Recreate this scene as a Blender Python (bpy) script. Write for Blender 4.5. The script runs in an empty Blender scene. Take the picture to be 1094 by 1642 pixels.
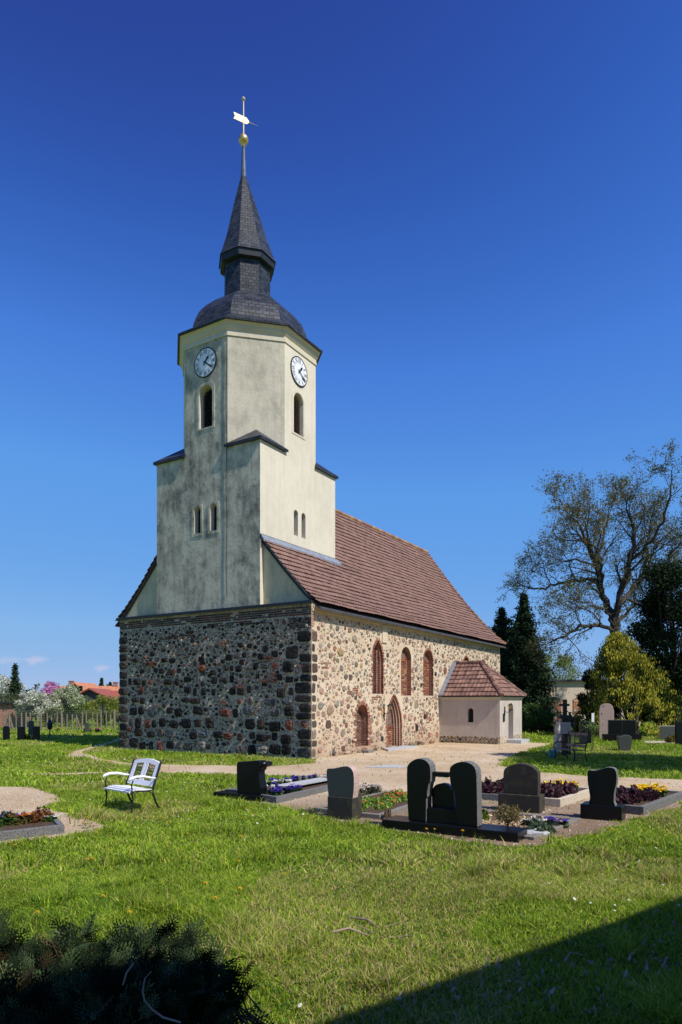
import bpy, bmesh, math, random
import numpy as np
from mathutils import Vector, Matrix
random.seed(7); rng = np.random.default_rng(7)
S = bpy.context.scene
COL = S.collection
R = math.radians

# ------------------------------------------------------------------ camera, sky, sun, exposure
# metres; x runs east along the church's south wall, y north along its west wall
F, CX, YH, EYE = 1094.0, 547.0, 1125.0, 1.9
CAM = np.array([-18.777, -12.603, EYE])
AZ = R(31.41)                                   # view direction, from +x towards +y
FWD = np.array([math.cos(AZ), math.sin(AZ)]); RGT = np.array([math.sin(AZ), -math.cos(AZ)])
cam = bpy.data.cameras.new('camera'); camo = bpy.data.objects.new('camera', cam); COL.objects.link(camo)
cam.sensor_fit = 'HORIZONTAL'; cam.sensor_width = 24; cam.lens = 24; cam.shift_y = 304/1094
cam.clip_end = 4000; camo.location = CAM; camo.rotation_euler = (R(90), 0, AZ-R(90))
S.camera = camo
SUN_EL, SUN_OFF = 50, 8.0
sd = Vector((-math.sin(R(SUN_OFF))*math.cos(R(SUN_EL)), -math.cos(R(SUN_OFF))*math.cos(R(SUN_EL)), math.sin(R(SUN_EL))))
sun = bpy.data.lights.new('sun', 'SUN'); suno = bpy.data.objects.new('sun', sun); COL.objects.link(suno)
sun.energy = 4.6; sun.angle = R(0.5); sun.color = (1.0, 0.94, 0.84)
suno.rotation_euler = sd.to_track_quat('Z', 'Y').to_euler()
W = bpy.data.worlds.new('World'); S.world = W; W.use_nodes = True
wt = W.node_tree; wt.nodes.clear()
wo = wt.nodes.new('ShaderNodeOutputWorld'); bg = wt.nodes.new('ShaderNodeBackground')
sky = wt.nodes.new('ShaderNodeTexSky'); sky.sky_type = 'NISHITA'; sky.sun_disc = False
sky.sun_elevation = R(SUN_EL); sky.sun_rotation = R(180+SUN_OFF); sky.altitude = 300
sky.air_density = 0.7; sky.dust_density = 0.0; sky.ozone_density = 6.0
hsv = wt.nodes.new('ShaderNodeHueSaturation'); hsv.inputs['Saturation'].default_value = 1.12
wt.links.new(sky.outputs[0], hsv.inputs['Color']); 
# a polarised, deep blue sky: brightness of each channel reshaped
SKY = 0.085
ml = wt.nodes.new('ShaderNodeVectorMath'); ml.operation = 'SCALE'; ml.inputs['Scale'].default_value = SKY
dv = wt.nodes.new('ShaderNodeVectorMath'); dv.operation = 'SCALE'; dv.inputs['Scale'].default_value = 1/SKY
cur = wt.nodes.new('ShaderNodeRGBCurve')
for ci, pts in enumerate(([(.015, .014), (.0203, .0200), (.0250, .0300), (.0319, .0560), (.0497, .0976), (.165, .205), (.418, .300), (1, .55)],
                          [(.045, .038), (.0595, .0560), (.0715, .108), (.0908, .188), (.133, .287), (.352, .402), (.638, .440), (1, .58)],
                          [(.12, .21), (.159, .285), (.188, .43), (.231, .60), (.319, .695), (.638, .716), (.768, .69), (1, .75)])):
    cv = cur.mapping.curves[ci]
    cv.points[0].location = (0, 0); cv.points[1].location = pts[-1]
    for p_ in pts[:-1]: cv.points.new(*p_)
    for p_ in cv.points: p_.handle_type = 'VECTOR'
cur.mapping.extend = 'HORIZONTAL'; cur.mapping.update()
wt.links.new(hsv.outputs[0], ml.inputs[0]); wt.links.new(ml.outputs[0], cur.inputs['Color'])
wt.links.new(cur.outputs[0], dv.inputs[0]); bg.inputs[1].default_value = SKY
# three far small clouds low in the west, given by their directions
geo = wt.nodes.new('ShaderNodeTexCoord'); prev = dv.outputs[0]
for px_, py_, rw, rh_, amt in ((12, 1058, .020, .005, .22), (57, 1058, .013, .006, .42), (163, 1071, .010, .005, .38)):
    dx_ = (px_-547)/1094; dz_ = (1125-py_)/1094; ax = math.cos(AZ)+math.sin(AZ)*dx_; ay = math.sin(AZ)-math.cos(AZ)*dx_; ln_ = math.sqrt(ax*ax+ay*ay+dz_*dz_)
    mp = wt.nodes.new('ShaderNodeMapping'); mp.vector_type = 'TEXTURE'; mp.inputs['Location'].default_value = (ax/ln_, ay/ln_, dz_/ln_); mp.inputs['Scale'].default_value = (rw, rw, rh_)
    wt.links.new(geo.outputs['Generated'], mp.inputs[0])
    no = wt.nodes.new('ShaderNodeTexNoise'); no.inputs['Scale'].default_value = 1.3; no.inputs['Detail'].default_value = 5; wt.links.new(mp.outputs[0], no.inputs['Vector'])
    le = wt.nodes.new('ShaderNodeVectorMath'); le.operation = 'LENGTH'; wt.links.new(mp.outputs[0], le.inputs[0])
    ad = wt.nodes.new('ShaderNodeMath'); ad.operation = 'MULTIPLY_ADD'; wt.links.new(no.outputs[0], ad.inputs[0]); ad.inputs[1].default_value = -2.2; wt.links.new(le.outputs['Value'], ad.inputs[2])
    mr = wt.nodes.new('ShaderNodeMapRange'); mr.inputs['From Min'].default_value = .1; mr.inputs['From Max'].default_value = -.9; mr.inputs['To Min'].default_value = 0; mr.inputs['To Max'].default_value = amt
    wt.links.new(ad.outputs[0], mr.inputs['Value'])
    mx = wt.nodes.new('ShaderNodeMix'); mx.data_type = 'RGBA'; wt.links.new(mr.outputs[0], mx.inputs[0]); wt.links.new(prev, mx.inputs[6]); mx.inputs[7].default_value = (.62/SKY, .56/SKY, .66/SKY, 1); prev = mx.outputs[2]
wt.links.new(prev, bg.inputs[0])
wt.links.new(bg.outputs[0], wo.inputs[0])
S.view_settings.view_transform = 'Standard'; S.view_settings.look = 'None'
S.view_settings.exposure = 0.2; S.view_settings.gamma = 1.0
S.render.engine = 'CYCLES'

# ------------------------------------------------------------------ coordinates read off the photograph
def P(px, d, py=None):                          # a point at picture column px and depth d
    p = CAM[:2]+FWD*d+RGT*((px-CX)/F*d)
    return (float(p[0]), float(p[1])) if py is None else (float(p[0]), float(p[1]), EYE+(YH-py)/F*d)
def G(px, py): return P(px, F*EYE/(py-YH))      # on the ground
def WX(px, py, x):                              # on the plane x = const -> (y, z)
    r = FWD+RGT*((px-CX)/F); d = (x-CAM[0])/r[0]; return (float(CAM[1]+r[1]*d), float(EYE+(YH-py)/F*d))
def dep(x, y): return float((np.array([x, y])-CAM[:2])@FWD)

# ------------------------------------------------------------------ materials
def rgb(c): return (c[0], c[1], c[2], 1)
class NT:
    def __init__(s, name):
        s.m = bpy.data.materials.new(name); s.m.use_nodes = True; s.t = s.m.node_tree
        s.b = s.t.nodes['Principled BSDF']; s.tc = s.t.nodes.new('ShaderNodeTexCoord')
    def n(s, ty, **k):
        o = s.t.nodes.new(ty)
        for a, v in k.items(): setattr(o, a, v)
        return o
    def l(s, a, b): s.t.links.new(a, b)
    def vec(s, kind='Object', scale=(1, 1, 1)):
        if scale == (1, 1, 1): return s.tc.outputs[kind]
        m = s.n('ShaderNodeMapping'); m.inputs['Scale'].default_value = scale
        s.l(s.tc.outputs[kind], m.inputs[0]); return m.outputs[0]
    def noise(s, sc, det=5, rough=.55, v=None, dist=0.0):
        o = s.n('ShaderNodeTexNoise'); o.inputs['Scale'].default_value = sc; o.inputs['Detail'].default_value = det
        o.inputs['Roughness'].default_value = rough; o.inputs['Distortion'].default_value = dist
        s.l(v if v is not None else s.vec(), o.inputs['Vector']); return o.outputs[0]
    def ramp(s, f, stops):
        o = s.n('ShaderNodeValToRGB'); e = o.color_ramp.elements
        e[0].position, e[0].color = stops[0][0], rgb(stops[0][1]) if hasattr(stops[0][1], '__len__') else rgb((stops[0][1],)*3)
        while len(e) < len(stops): e.new(.5)
        for i, (p, c) in enumerate(stops):
            e[i].position = p; e[i].color = rgb(c) if hasattr(c, '__len__') else rgb((c,)*3)
        s.l(f, o.inputs[0]); return o.outputs[0]
    def mix(s, f, a, b, mode='MIX'):
        o = s.n('ShaderNodeMix', data_type='RGBA', blend_type=mode)
        if isinstance(f, (int, float)): o.inputs[0].default_value = f
        else: s.l(f, o.inputs[0])
        for i, x in ((6, a), (7, b)):
            if isinstance(x, tuple): o.inputs[i].default_value = rgb(x)
            else: s.l(x, o.inputs[i])
        return o.outputs[2]
    def math(s, op, a, b=0.5, c=None):
        o = s.n('ShaderNodeMath', operation=op)
        for i, x in enumerate((a, b)):
            if isinstance(x, (int, float)): o.inputs[i].default_value = x
            else: s.l(x, o.inputs[i])
        return o.outputs[0]
    def attr(s): return s.n('ShaderNodeAttribute', attribute_name='Col').outputs['Color']
    def color(s, c):
        if isinstance(c, tuple): s.b.inputs['Base Color'].default_value = rgb(c)
        else: s.l(c, s.b.inputs['Base Color'])
        return s
    def bump(s, h, strength=.5, dist=.02):
        o = s.n('ShaderNodeBump'); o.inputs['Strength'].default_value = strength; o.inputs['Distance'].default_value = dist
        s.l(h, o.inputs['Height']); s.l(o.outputs[0], s.b.inputs['Normal']); return s
    def set(s, rough=.8, metal=0, spec=.5):
        s.b.inputs['Roughness'].default_value = rough; s.b.inputs['Metallic'].default_value = metal
        s.b.inputs['Specular IOR Level'].default_value = spec; return s
def simple(name, c, rough=.7, metal=0, var=.25, sc=6, bump=.2, bd=.01, spec=.4):
    t = NT(name); n = t.noise(sc)
    a = tuple(x*(1-var) for x in c); b = tuple(min(1, x*(1+var)) for x in c)
    t.color(t.ramp(n, [(.3, a), (.7, b)])).set(rough, metal, spec)
    if bump: t.bump(t.noise(sc*5), bump, bd)
    return t.m
def attrmat(name, rough=.8, sc=20, amt=.35, bump=.3, bd=.006, spec=.3, trans=0):
    t = NT(name); n = t.noise(sc)
    t.color(t.mix(1.0, t.attr(), t.ramp(n, [(.25, 1-amt), (.75, 1+amt*.0+.0)]), 'MULTIPLY')).set(rough, 0, spec)
    if bump: t.bump(t.noise(sc*2), bump, bd)
    if trans:
        tr = t.n('ShaderNodeBsdfTranslucent'); t.l(t.attr(), tr.inputs[0]); ms = t.n('ShaderNodeMixShader'); ms.inputs[0].default_value = trans
        t.l(t.b.outputs[0], ms.inputs[1]); t.l(tr.outputs[0], ms.inputs[2]); t.l(ms.outputs[0], t.t.nodes['Material Output'].inputs[0])
    return t.m
M = {}
def brickmat(name, c1, c2, mortar, w=.24, h=.075, ms=.012, stain=.5):
    t = NT(name); b = t.n('ShaderNodeTexBrick'); t.l(t.tc.outputs['UV'], b.inputs['Vector'])
    b.inputs['Color1'].default_value = rgb(c1); b.inputs['Color2'].default_value = rgb(c2); b.inputs['Mortar'].default_value = rgb(mortar)
    b.inputs['Scale'].default_value = 1; b.inputs['Mortar Size'].default_value = ms; b.inputs['Brick Width'].default_value = w
    b.inputs['Row Height'].default_value = h; b.inputs['Bias'].default_value = -.1; b.inputs['Mortar Smooth'].default_value = .3
    n = t.noise(2.5, 6)
    t.color(t.mix(stain, b.outputs[0], t.ramp(n, [(.3, .35), (.65, 1.0)]), 'MULTIPLY')).set(.9)
    h_ = t.math('ADD', t.math('MULTIPLY', b.outputs[1], -1.0), t.math('MULTIPLY', t.noise(30), .5))
    t.bump(h_, .7, .012); return t.m
M['brick'] = brickmat('red_brick', (.36, .11, .06), (.24, .06, .04), (.42, .36, .28))
M['brick_dark'] = brickmat('old_brick', (.22, .09, .06), (.12, .06, .05), (.25, .22, .18))
M['brick_small'] = brickmat('farm_brick', (.42, .17, .10), (.30, .12, .08), (.4, .35, .3), .24, .08)
def plaster(name, base, dark, lo, hi, amt, streak=True, fine=.2, bump=.25):
    t = NT(name)
    n1 = t.noise(.6, 12, .74, dist=.3); n2 = t.noise(3.2, 8, .65, v=t.vec('Object', (1, 1, .6)) if streak else None)
    k = t.math('ADD', t.math('MULTIPLY', n1, .62), t.math('MULTIPLY', n2, .38))
    c = t.mix(t.math('MULTIPLY', t.ramp(k, [(lo, 0.0), (hi, 1.0)]), amt), base, dark)
    if streak:
        n4 = t.noise(1.0, 6, .7, v=t.vec('Object', (5, 5, .22)))
        c = t.mix(t.math('MULTIPLY', t.ramp(n4, [(.5, 0.0), (.72, 1.0)]), amt*.45), c, tuple(x*.8 for x in dark))
    n3 = t.noise(45, 4)
    c = t.mix(fine, c, t.ramp(n3, [(.3, .3), (.7, 1.0)]), 'MULTIPLY')
    t.color(c).set(.92, 0, .2); t.bump(t.math('ADD', t.noise(9, 6), t.math('MULTIPLY', n3, .4)), bump, .02); return t.m
M['plaster'] = plaster('cream_plaster', (.71, .65, .52), (.54, .49, .38), .44, .68, .7, True, .14)
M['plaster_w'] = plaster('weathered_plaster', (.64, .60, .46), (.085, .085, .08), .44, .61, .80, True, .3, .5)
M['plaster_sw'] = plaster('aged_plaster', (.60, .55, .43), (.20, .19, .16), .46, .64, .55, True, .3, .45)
M['plaster_g'] = plaster('gable_plaster', (.62, .55, .37), (.25, .24, .18), .45, .65, .6)
M['plaster_porch'] = plaster('porch_plaster', (.58, .51, .45), (.36, .31, .27), .42, .68, .7, True, .15)
M['trim'] = plaster('cornice_plaster', (.62, .56, .43), (.33, .28, .2), .5, .7, .5, False, .15)
# lime mortar of the sunny wall
t = NT('lime_mortar'); n1 = t.noise(1.1, 8, .65); n2 = t.noise(14, 8, .7)
c = t.ramp(n1, [(.3, (.60, .47, .32)), (.5, (.68, .56, .41)), (.7, (.75, .65, .50))])
sep = t.n('ShaderNodeSeparateXYZ'); t.l(t.vec(), sep.inputs[0])
zz = t.math('ADD', sep.outputs[2], t.math('MULTIPLY', t.noise(1.7, 6), 1.6))
c = t.mix(t.ramp(t.math('MULTIPLY', zz, .3), [(.30, 1.0), (.55, 0.0)]), c, (.50, .38, .27))
c = t.mix(.4, c, t.ramp(n2, [(.32, .45), (.6, 1.0)]), 'MULTIPLY')
t.color(c).set(.95, 0, .1).bump(t.math('ADD', n2, t.noise(60, 4)), .8, .02); M['mortar_s'] = t.m
t = NT('shade_lifted_mortar'); n1 = t.noise(1.4, 8, .7); n2 = t.noise(13, 10, .78)
c = t.ramp(n1, [(.3, (.50, .40, .30)), (.5, (.76, .64, .48)), (.7, (.90, .79, .62))])  # paler and warmer than real mortar: colour offsets the west wall's blue shade
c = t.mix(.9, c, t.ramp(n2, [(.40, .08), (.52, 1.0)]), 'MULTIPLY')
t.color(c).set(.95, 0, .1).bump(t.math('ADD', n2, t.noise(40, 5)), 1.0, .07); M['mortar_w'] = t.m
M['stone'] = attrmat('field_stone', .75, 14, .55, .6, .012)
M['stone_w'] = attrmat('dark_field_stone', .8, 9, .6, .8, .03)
t = NT('clay_tile'); n1 = t.noise(.7, 8, .6); n2 = t.noise(7, 6, .7)
c = t.mix(1.0, t.attr(), t.ramp(n1, [(.3, .88), (.7, 1.0)]), 'MULTIPLY')
c = t.mix(t.ramp(n2, [(.60, 0.0), (.74, .6)]), c, (.36, .32, .27))
t.color(c).set(.85, 0, .3).bump(n2, .3, .01); M['tile'] = t.m
def slate(name, sc=1.0):
    t = NT(name); b = t.n('ShaderNodeTexBrick'); t.l(t.tc.outputs['UV'], b.inputs['Vector'])
    b.inputs['Color1'].default_value = rgb((.060, .068, .084)); b.inputs['Color2'].default_value = rgb((.018, .022, .030)); b.inputs['Mortar'].default_value = rgb((.008, .009, .012))
    b.inputs['Scale'].default_value = 1; b.inputs['Mortar Size'].default_value = .012*sc; b.inputs['Brick Width'].default_value = .26*sc
    b.inputs['Row Height'].default_value = .15*sc; b.inputs['Mortar Smooth'].default_value = .6
    t.color(t.mix(.6, b.outputs[0], t.ramp(t.noise(3), [(.3, .45), (.7, 1.0)]), 'MULTIPLY')).set(.45, 0, .3)
    t.bump(t.math('ADD', t.math('MULTIPLY', b.outputs[1], -1.0), t.math('MULTIPLY', t.noise(12), .4)), .8, .02); return t.m
M['slate'] = slate('slate')
M['slate_small'] = slate('small_slate', .8)
M['zinc'] = simple('zinc', (.24, .27, .32), .6, .3, .2)
M['dark_metal'] = simple('dark_metal', (.03, .033, .038), .5, .4, .3)
M['black_iron'] = simple('black_iron', (.018, .018, .02), .45, .2, .3)
M['void'] = simple('dark_inside', (.012, .012, .012), .9, 0, .2, bump=0)
M['louvre'] = simple('louvre_wood', (.10, .055, .04), .8, 0, .3)
M['clock_white'] = simple('clock_enamel', (.82, .83, .85), .35, 0, .04, bump=0)
M['clock_black'] = simple('clock_paint', (.008, .008, .010), .5, 0, .2, bump=0)
M['gold'] = simple('gilding', (.72, .48, .20), .38, .85, .12)
M['gold_pale'] = simple('pale_gilding', (.54, .46, .26), .5, .3, .1)
M['spike'] = simple('lead_sheet', (.10, .12, .16), .45, .4, .3)
M['granite_black'] = simple('polished_granite', (.005, .0055, .007), .28, 0, .5, 60, 0, spec=.28)
t = NT('sawn_granite'); n = t.noise(55, 5, .7); t.color(t.ramp(n, [(.35, (.05, .05, .05)), (.5, (.13, .13, .13)), (.65, (.24, .24, .23))])).set(.85).bump(n, .8, .01); M['granite_rough'] = t.m
t = NT('flamed_granite'); n = t.noise(90, 5, .7); t.color(t.mix(t.ramp(t.noise(7, 5), [(.5, 0.0), (.7, .6)]), t.ramp(n, [(.35, (.02, .018, .015)), (.65, (.06, .052, .04))]), (.10, .09, .04))).set(.7, 0, .3).bump(n, .5, .004); M['granite_brown'] = t.m
t = NT('grey_green_granite'); n = t.noise(80, 5, .7); t.color(t.ramp(n, [(.35, (.035, .04, .037)), (.65, (.075, .082, .075))])).set(.5, 0, .35).bump(n, .4, .004); M['granite_grey'] = t.m
t = NT('pink_granite'); n = t.noise(30, 6, .7); t.color(t.ramp(n, [(.35, (.34, .22, .19)), (.65, (.58, .44, .38))])).set(.8).bump(n, .6, .01); M['granite_pink'] = t.m
M['kerb'] = simple('kerb_stone', (.20, .18, .16), .8, 0, .3, 30, .4)
M['kerb_tan'] = simple('tan_kerb_stone', (.52, .45, .35), .85, 0, .25, 30, .4)
M['slab'] = simple('grey_slab', (.42, .43, .44), .6, 0, .15, 20, .2)
t = NT('soil'); n = t.noise(28, 9, .75); t.color(t.mix(t.ramp(t.noise(90, 3), [(.62, 0.0), (.7, 1.0)]), t.ramp(n, [(.35, (.045, .03, .02)), (.65, (.14, .095, .065))]), (.35, .28, .2))).set(.95, 0, .1).bump(n, 1, .03); M['soil'] = t.m
t = NT('sand'); n1 = t.noise(.5, 8, .65); n2 = t.noise(60, 8, .75)
# trodden sand, becoming the browner grit of the grave plots towards the south
c = t.ramp(n1, [(.3, (.47, .33, .20)), (.5, (.58, .44, .29)), (.68, (.68, .56, .41))])
sep = t.n('ShaderNodeSeparateXYZ'); t.l(t.vec(), sep.inputs[0])
e = t.math('ADD', t.math('ADD', sep.outputs[0], t.math('MULTIPLY', sep.outputs[1], .45)), t.math('MULTIPLY', n1, 3.0))   # plots lie west of the forecourt
g = t.ramp(t.math('MULTIPLY', t.math('ADD', e, 14.0), .1), [(.42, 1.0), (.72, 0.0)])
g = t.math('MULTIPLY', g, t.ramp(t.math('MULTIPLY', t.math('ADD', t.math('MULTIPLY', sep.outputs[1], -1.0), t.math('MULTIPLY', n1, 1.5)), .1), [(.42, 0.0), (.62, 1.0)]))
c = t.mix(g, c, t.ramp(n1, [(.3, (.20, .13, .085)), (.7, (.38, .27, .18))]))
c = t.mix(.7, c, t.ramp(n2, [(.3, .45), (.62, 1.0)]), 'MULTIPLY')
t.color(c).set(.95, 0, .1).bump(t.math('ADD', n2, t.math('MULTIPLY', t.noise(9, 8), 1.5)), .7, .02); M['sand'] = t.m
t = NT('turf'); n1 = t.noise(.35, 8, .6); n2 = t.noise(22, 9, .75)
c = t.ramp(n1, [(.3, (.13, .20, .02)), (.5, (.20, .28, .03)), (.7, (.28, .34, .05))])
c = t.mix(t.ramp(t.noise(1.3, 6), [(.58, 0.0), (.72, .5)]), c, (.17, .14, .05))
c = t.mix(.75, c, t.ramp(n2, [(.3, .35), (.62, 1.0)]), 'MULTIPLY')
t.color(c).set(.95, 0, .1).bump(n2, .9, .05); M['turf'] = t.m
M['grass'] = attrmat('grass_blade', .55, 3, .2, 0, spec=.25, trans=.35)
M['leaf'] = attrmat('leaf', .55, 3, .2, 0, spec=.25, trans=.28)
M['petal'] = attrmat('petal', .6, 30, .1, 0, spec=.2, trans=.25)
M['needle'] = attrmat('needle', .7, 3, .2, 0, spec=.08, trans=.08)
M['bark'] = simple('bark', (.10, .08, .06), .9, 0, .4, 8, .8, .03)
M['bark_dark'] = simple('dark_bark', (.055, .045, .038), .9, 0, .4, 8, .8, .03)
M['chips'] = attrmat('wood_chips', .9, 40, .3, .2)
M['white_paint'] = simple('white_paint', (.80, .80, .82), .45, 0, .05, 12, .1, .003)
M['post'] = simple('weathered_post', (.20, .17, .13), .9, 0, .3, 9, .4)
M['wire'] = simple('wire', (.12, .16, .13), .6, .3, .2, bump=0)
M['shutter'] = simple('shutter_wood', (.48, .17, .08), .8, 0, .25, 5, .3)
M['render_far'] = plaster('farm_render', (.66, .54, .43), (.50, .40, .31), .45, .7, .5, True, .15)
t = NT('far_red_tile'); b = t.n('ShaderNodeTexBrick'); t.l(t.tc.outputs['UV'], b.inputs['Vector'])
b.inputs['Color1'].default_value = rgb((.40, .10, .06)); b.inputs['Color2'].default_value = rgb((.30, .075, .05)); b.inputs['Mortar'].default_value = rgb((.15, .04, .03))
b.inputs['Scale'].default_value = 1; b.inputs['Brick Width'].default_value = .3; b.inputs['Row Height'].default_value = .35; b.inputs['Mortar Size'].default_value = .03
t.color(b.outputs[0]).set(.85); M['red_tile'] = t.m
M['orange_tile'] = simple('orange_tile', (.48, .19, .10), .85, 0, .25, 2, .3)
M['dark_board'] = simple('dark_boards', (.05, .05, .06), .85, 0, .3)
M['sculpt'] = simple('pale_carved_wood', (.50, .44, .36), .8, 0, .35, 12, .5)
M['teal'] = simple('teal_plastic', (.04, .20, .16), .4, 0, .15)
M['glass'] = simple('lamp_glass', (.50, .34, .14), .2, 0, .1, bump=0)
M['dead'] = simple('dead_twig', (.30, .23, .17), .9, 0, .3)

# ------------------------------------------------------------------ mesh builder
class MB:
    def __init__(s): s.V = []; s.L = []; s.N = []; s.M = []; s.C = []; s.nv = 0
    def add(s, v, f, m=0, c=(1, 1, 1)):
        v = np.asarray(v, float).reshape(-1, 3)
        for q in f:
            s.L.append(np.array(q, np.int64)+s.nv); s.N.append(np.array([len(q)])); s.M.append(np.array([m]))
        cc = np.asarray(c, float)
        s.C.append(np.broadcast_to(cc, (len(v), 3)) if cc.ndim == 1 else cc); s.V.append(v); s.nv += len(v); return s
    def addnp(s, v, f, m=0, c=(1, 1, 1)):       # f: k x n array
        v = np.asarray(v, float).reshape(-1, 3); f = np.asarray(f, np.int64)
        s.L.append((f+s.nv).ravel()); s.N.append(np.full(len(f), f.shape[1])); s.M.append(np.full(len(f), m))
        cc = np.asarray(c, float)
        s.C.append(np.broadcast_to(cc, (len(v), 3)) if cc.ndim == 1 else cc); s.V.append(v); s.nv += len(v); return s
    def box(s, a, b, m=0, c=(1, 1, 1), rz=0, piv=None):
        x0, y0, z0 = a; x1, y1, z1 = b
        v = np.array([(x0, y0, z0), (x1, y0, z0), (x1, y1, z0), (x0, y1, z0), (x0, y0, z1), (x1, y0, z1), (x1, y1, z1), (x0, y1, z1)], float)
        if rz:
            p = np.array(piv if piv is not None else ((x0+x1)/2, (y0+y1)/2)); cs, sn = math.cos(rz), math.sin(rz); d = v[:, :2]-p
            v[:, 0] = p[0]+d[:, 0]*cs-d[:, 1]*sn; v[:, 1] = p[1]+d[:, 0]*sn+d[:, 1]*cs
        return s.add(v, [(0, 3, 2, 1), (4, 5, 6, 7), (0, 1, 5, 4), (1, 2, 6, 5), (2, 3, 7, 6), (3, 0, 4, 7)], m, c)
    def prism(s, poly, org, u, w, n, t, m=0, c=(1, 1, 1), msides=None):   # outline (a,b) on plane org+a*u+b*w, thickness t along n
        org, u, w, n = map(lambda q: np.array(q, float), (org, u, w, n))
        A = np.array([org+a*u+b*w for a, b in poly]); B = A+n*t; k = len(poly)
        f = [tuple(range(k))[::-1], tuple(range(k, 2*k))]
        ar = sum(poly[i][0]*poly[(i+1) % k][1]-poly[(i+1) % k][0]*poly[i][1] for i in range(k))
        flip = (ar < 0) ^ (np.dot(np.cross(u, w), n) < 0)
        fs = [(i, (i+1) % k, k+(i+1) % k, k+i) for i in range(k)]
        if flip: f = [q[::-1] for q in f]; fs = [q[::-1] for q in fs]
        V = np.vstack([A, B]); s.add(V, f, m, c)
        s.L_ = None
        base = s.nv-len(V)
        for q in fs: s.L.append(np.array(q)+base); s.N.append(np.array([4])); s.M.append(np.array([m if msides is None else msides]))
        return s
    def tube(s, pts, rad, k=6, m=0, c=(1, 1, 1), cap=True):
        pts = np.asarray(pts, float); n = len(pts); rad = np.broadcast_to(np.asarray(rad, float), (n,))
        T = np.gradient(pts, axis=0); T /= np.linalg.norm(T, axis=1)[:, None]+1e-9
        ref = np.array([0, 0, 1.]) if abs(T[0][2]) < .9 else np.array([1., 0, 0])
        A = np.cross(T, ref); A /= np.linalg.norm(A, axis=1)[:, None]+1e-9; B = np.cross(T, A)
        th = np.arange(k)*2*math.pi/k
        V = pts[:, None]+rad[:, None, None]*(A[:, None]*np.cos(th)[None, :, None]+B[:, None]*np.sin(th)[None, :, None])
        i = np.arange(n-1)[:, None]*k; j = np.arange(k)[None]; j2 = (j+1) % k
        f = np.stack([i+j, i+k+j, i+k+j2, i+j2], -1).reshape(-1, 4)
        b = s.nv; s.addnp(V.reshape(-1, 3), f, m, c)
        if cap:
            s.L.append(np.arange(k)+b); s.N.append(np.array([k])); s.M.append(np.array([m]))
            s.L.append(np.arange(k)[::-1]+b+(n-1)*k); s.N.append(np.array([k])); s.M.append(np.array([m]))
        return s
    def lathe(s, prof, cx, cy, k=16, m=0, c=(1, 1, 1), rot=0, sx=1, sy=1, cap=True, lean=(0, 0)):
        n = len(prof); th = np.arange(k)*2*math.pi/k+rot; V = []
        z0 = prof[0][1]
        for r, z in prof:
            V += [(cx+lean[0]*(z-z0)+sx*r*math.cos(a), cy+lean[1]*(z-z0)+sy*r*math.sin(a), z) for a in th]
        f = [(i*k+j, i*k+(j+1) % k, (i+1)*k+(j+1) % k, (i+1)*k+j) for i in range(n-1) for j in range(k)]
        if cap: f += [tuple(range(k))[::-1], tuple(range((n-1)*k, n*k))]
        return s.add(V, f, m, c)
    def build(s, name, mats, parent=None, smooth=False, loc=None):
        me = bpy.data.meshes.new(name)
        V = np.vstack(s.V).astype(np.float32); L = np.concatenate(s.L).astype(np.int32); N = np.concatenate(s.N).astype(np.int32)
        Mi = np.concatenate(s.M).astype(np.int32); C = np.vstack(s.C).astype(np.float32)
        off = np.zeros(3, np.float32) if loc is None else np.array(loc, np.float32)
        me.vertices.add(len(V)); me.vertices.foreach_set('co', (V-off).ravel())
        me.loops.add(len(L)); me.loops.foreach_set('vertex_index', L)
        st = np.concatenate([[0], np.cumsum(N)[:-1]]).astype(np.int32)
        me.polygons.add(len(N)); me.polygons.foreach_set('loop_start', st); me.polygons.foreach_set('loop_total', N)
        me.polygons.foreach_set('material_index', Mi)
        me.update(calc_edges=True)
        ca = me.color_attributes.new('Col', 'FLOAT_COLOR', 'POINT')
        ca.data.foreach_set('color', np.hstack([C, np.ones((len(C), 1), np.float32)]).ravel())
        metric_uv(me)
        me.polygons.foreach_set('use_smooth', np.full(len(N), smooth))
        for q in (mats if isinstance(mats, (list, tuple)) else [mats]): me.materials.append(q)
        o = bpy.data.objects.new(name, me); COL.objects.link(o)
        if loc is not None: o.location = loc
        if parent: o.parent = parent
        return o
def metric_uv(me):
    n = len(me.polygons); nn = np.zeros(n*3, np.float32); me.polygons.foreach_get('normal', nn); nn = nn.reshape(-1, 3)
    tot = np.zeros(n, np.int32); me.polygons.foreach_get('loop_total', tot); nl = np.repeat(nn, tot, 0)
    vi = np.zeros(len(me.loops), np.int32); me.loops.foreach_get('vertex_index', vi)
    co = np.zeros(len(me.vertices)*3, np.float32); me.vertices.foreach_get('co', co); co = co.reshape(-1, 3)[vi]
    u = np.stack([-nl[:, 1], nl[:, 0], np.zeros(len(nl))], 1); ln = np.linalg.norm(u, axis=1); fl = ln < .05
    u[fl] = (1, 0, 0); ln[fl] = 1; u /= ln[:, None]; v = np.cross(nl, u); v[fl] = (0, 1, 0)
    uv = np.stack([(co*u).sum(1), (co*v).sum(1)], 1).astype(np.float32)
    l = me.uv_layers.new(name='UVMap') if not me.uv_layers else me.uv_layers[0]; l.data.foreach_set('uv', uv.ravel())
def tag(o, label=None, cat=None, group=None, kind=None):
    if label: o['label'] = label
    if cat: o['category'] = cat
    if group: o['group'] = group
    if kind: o['kind'] = kind
    return o
def thing(name, loc, label, cat, group=None, rz=0):
    o = bpy.data.objects.new(name, None); COL.objects.link(o); o.location = loc; o.rotation_euler = (0, 0, rz); o.empty_display_size = .2
    return tag(o, label, cat, group)
def kids(o): return [c for c in bpy.data.objects if c.parent == o]
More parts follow.
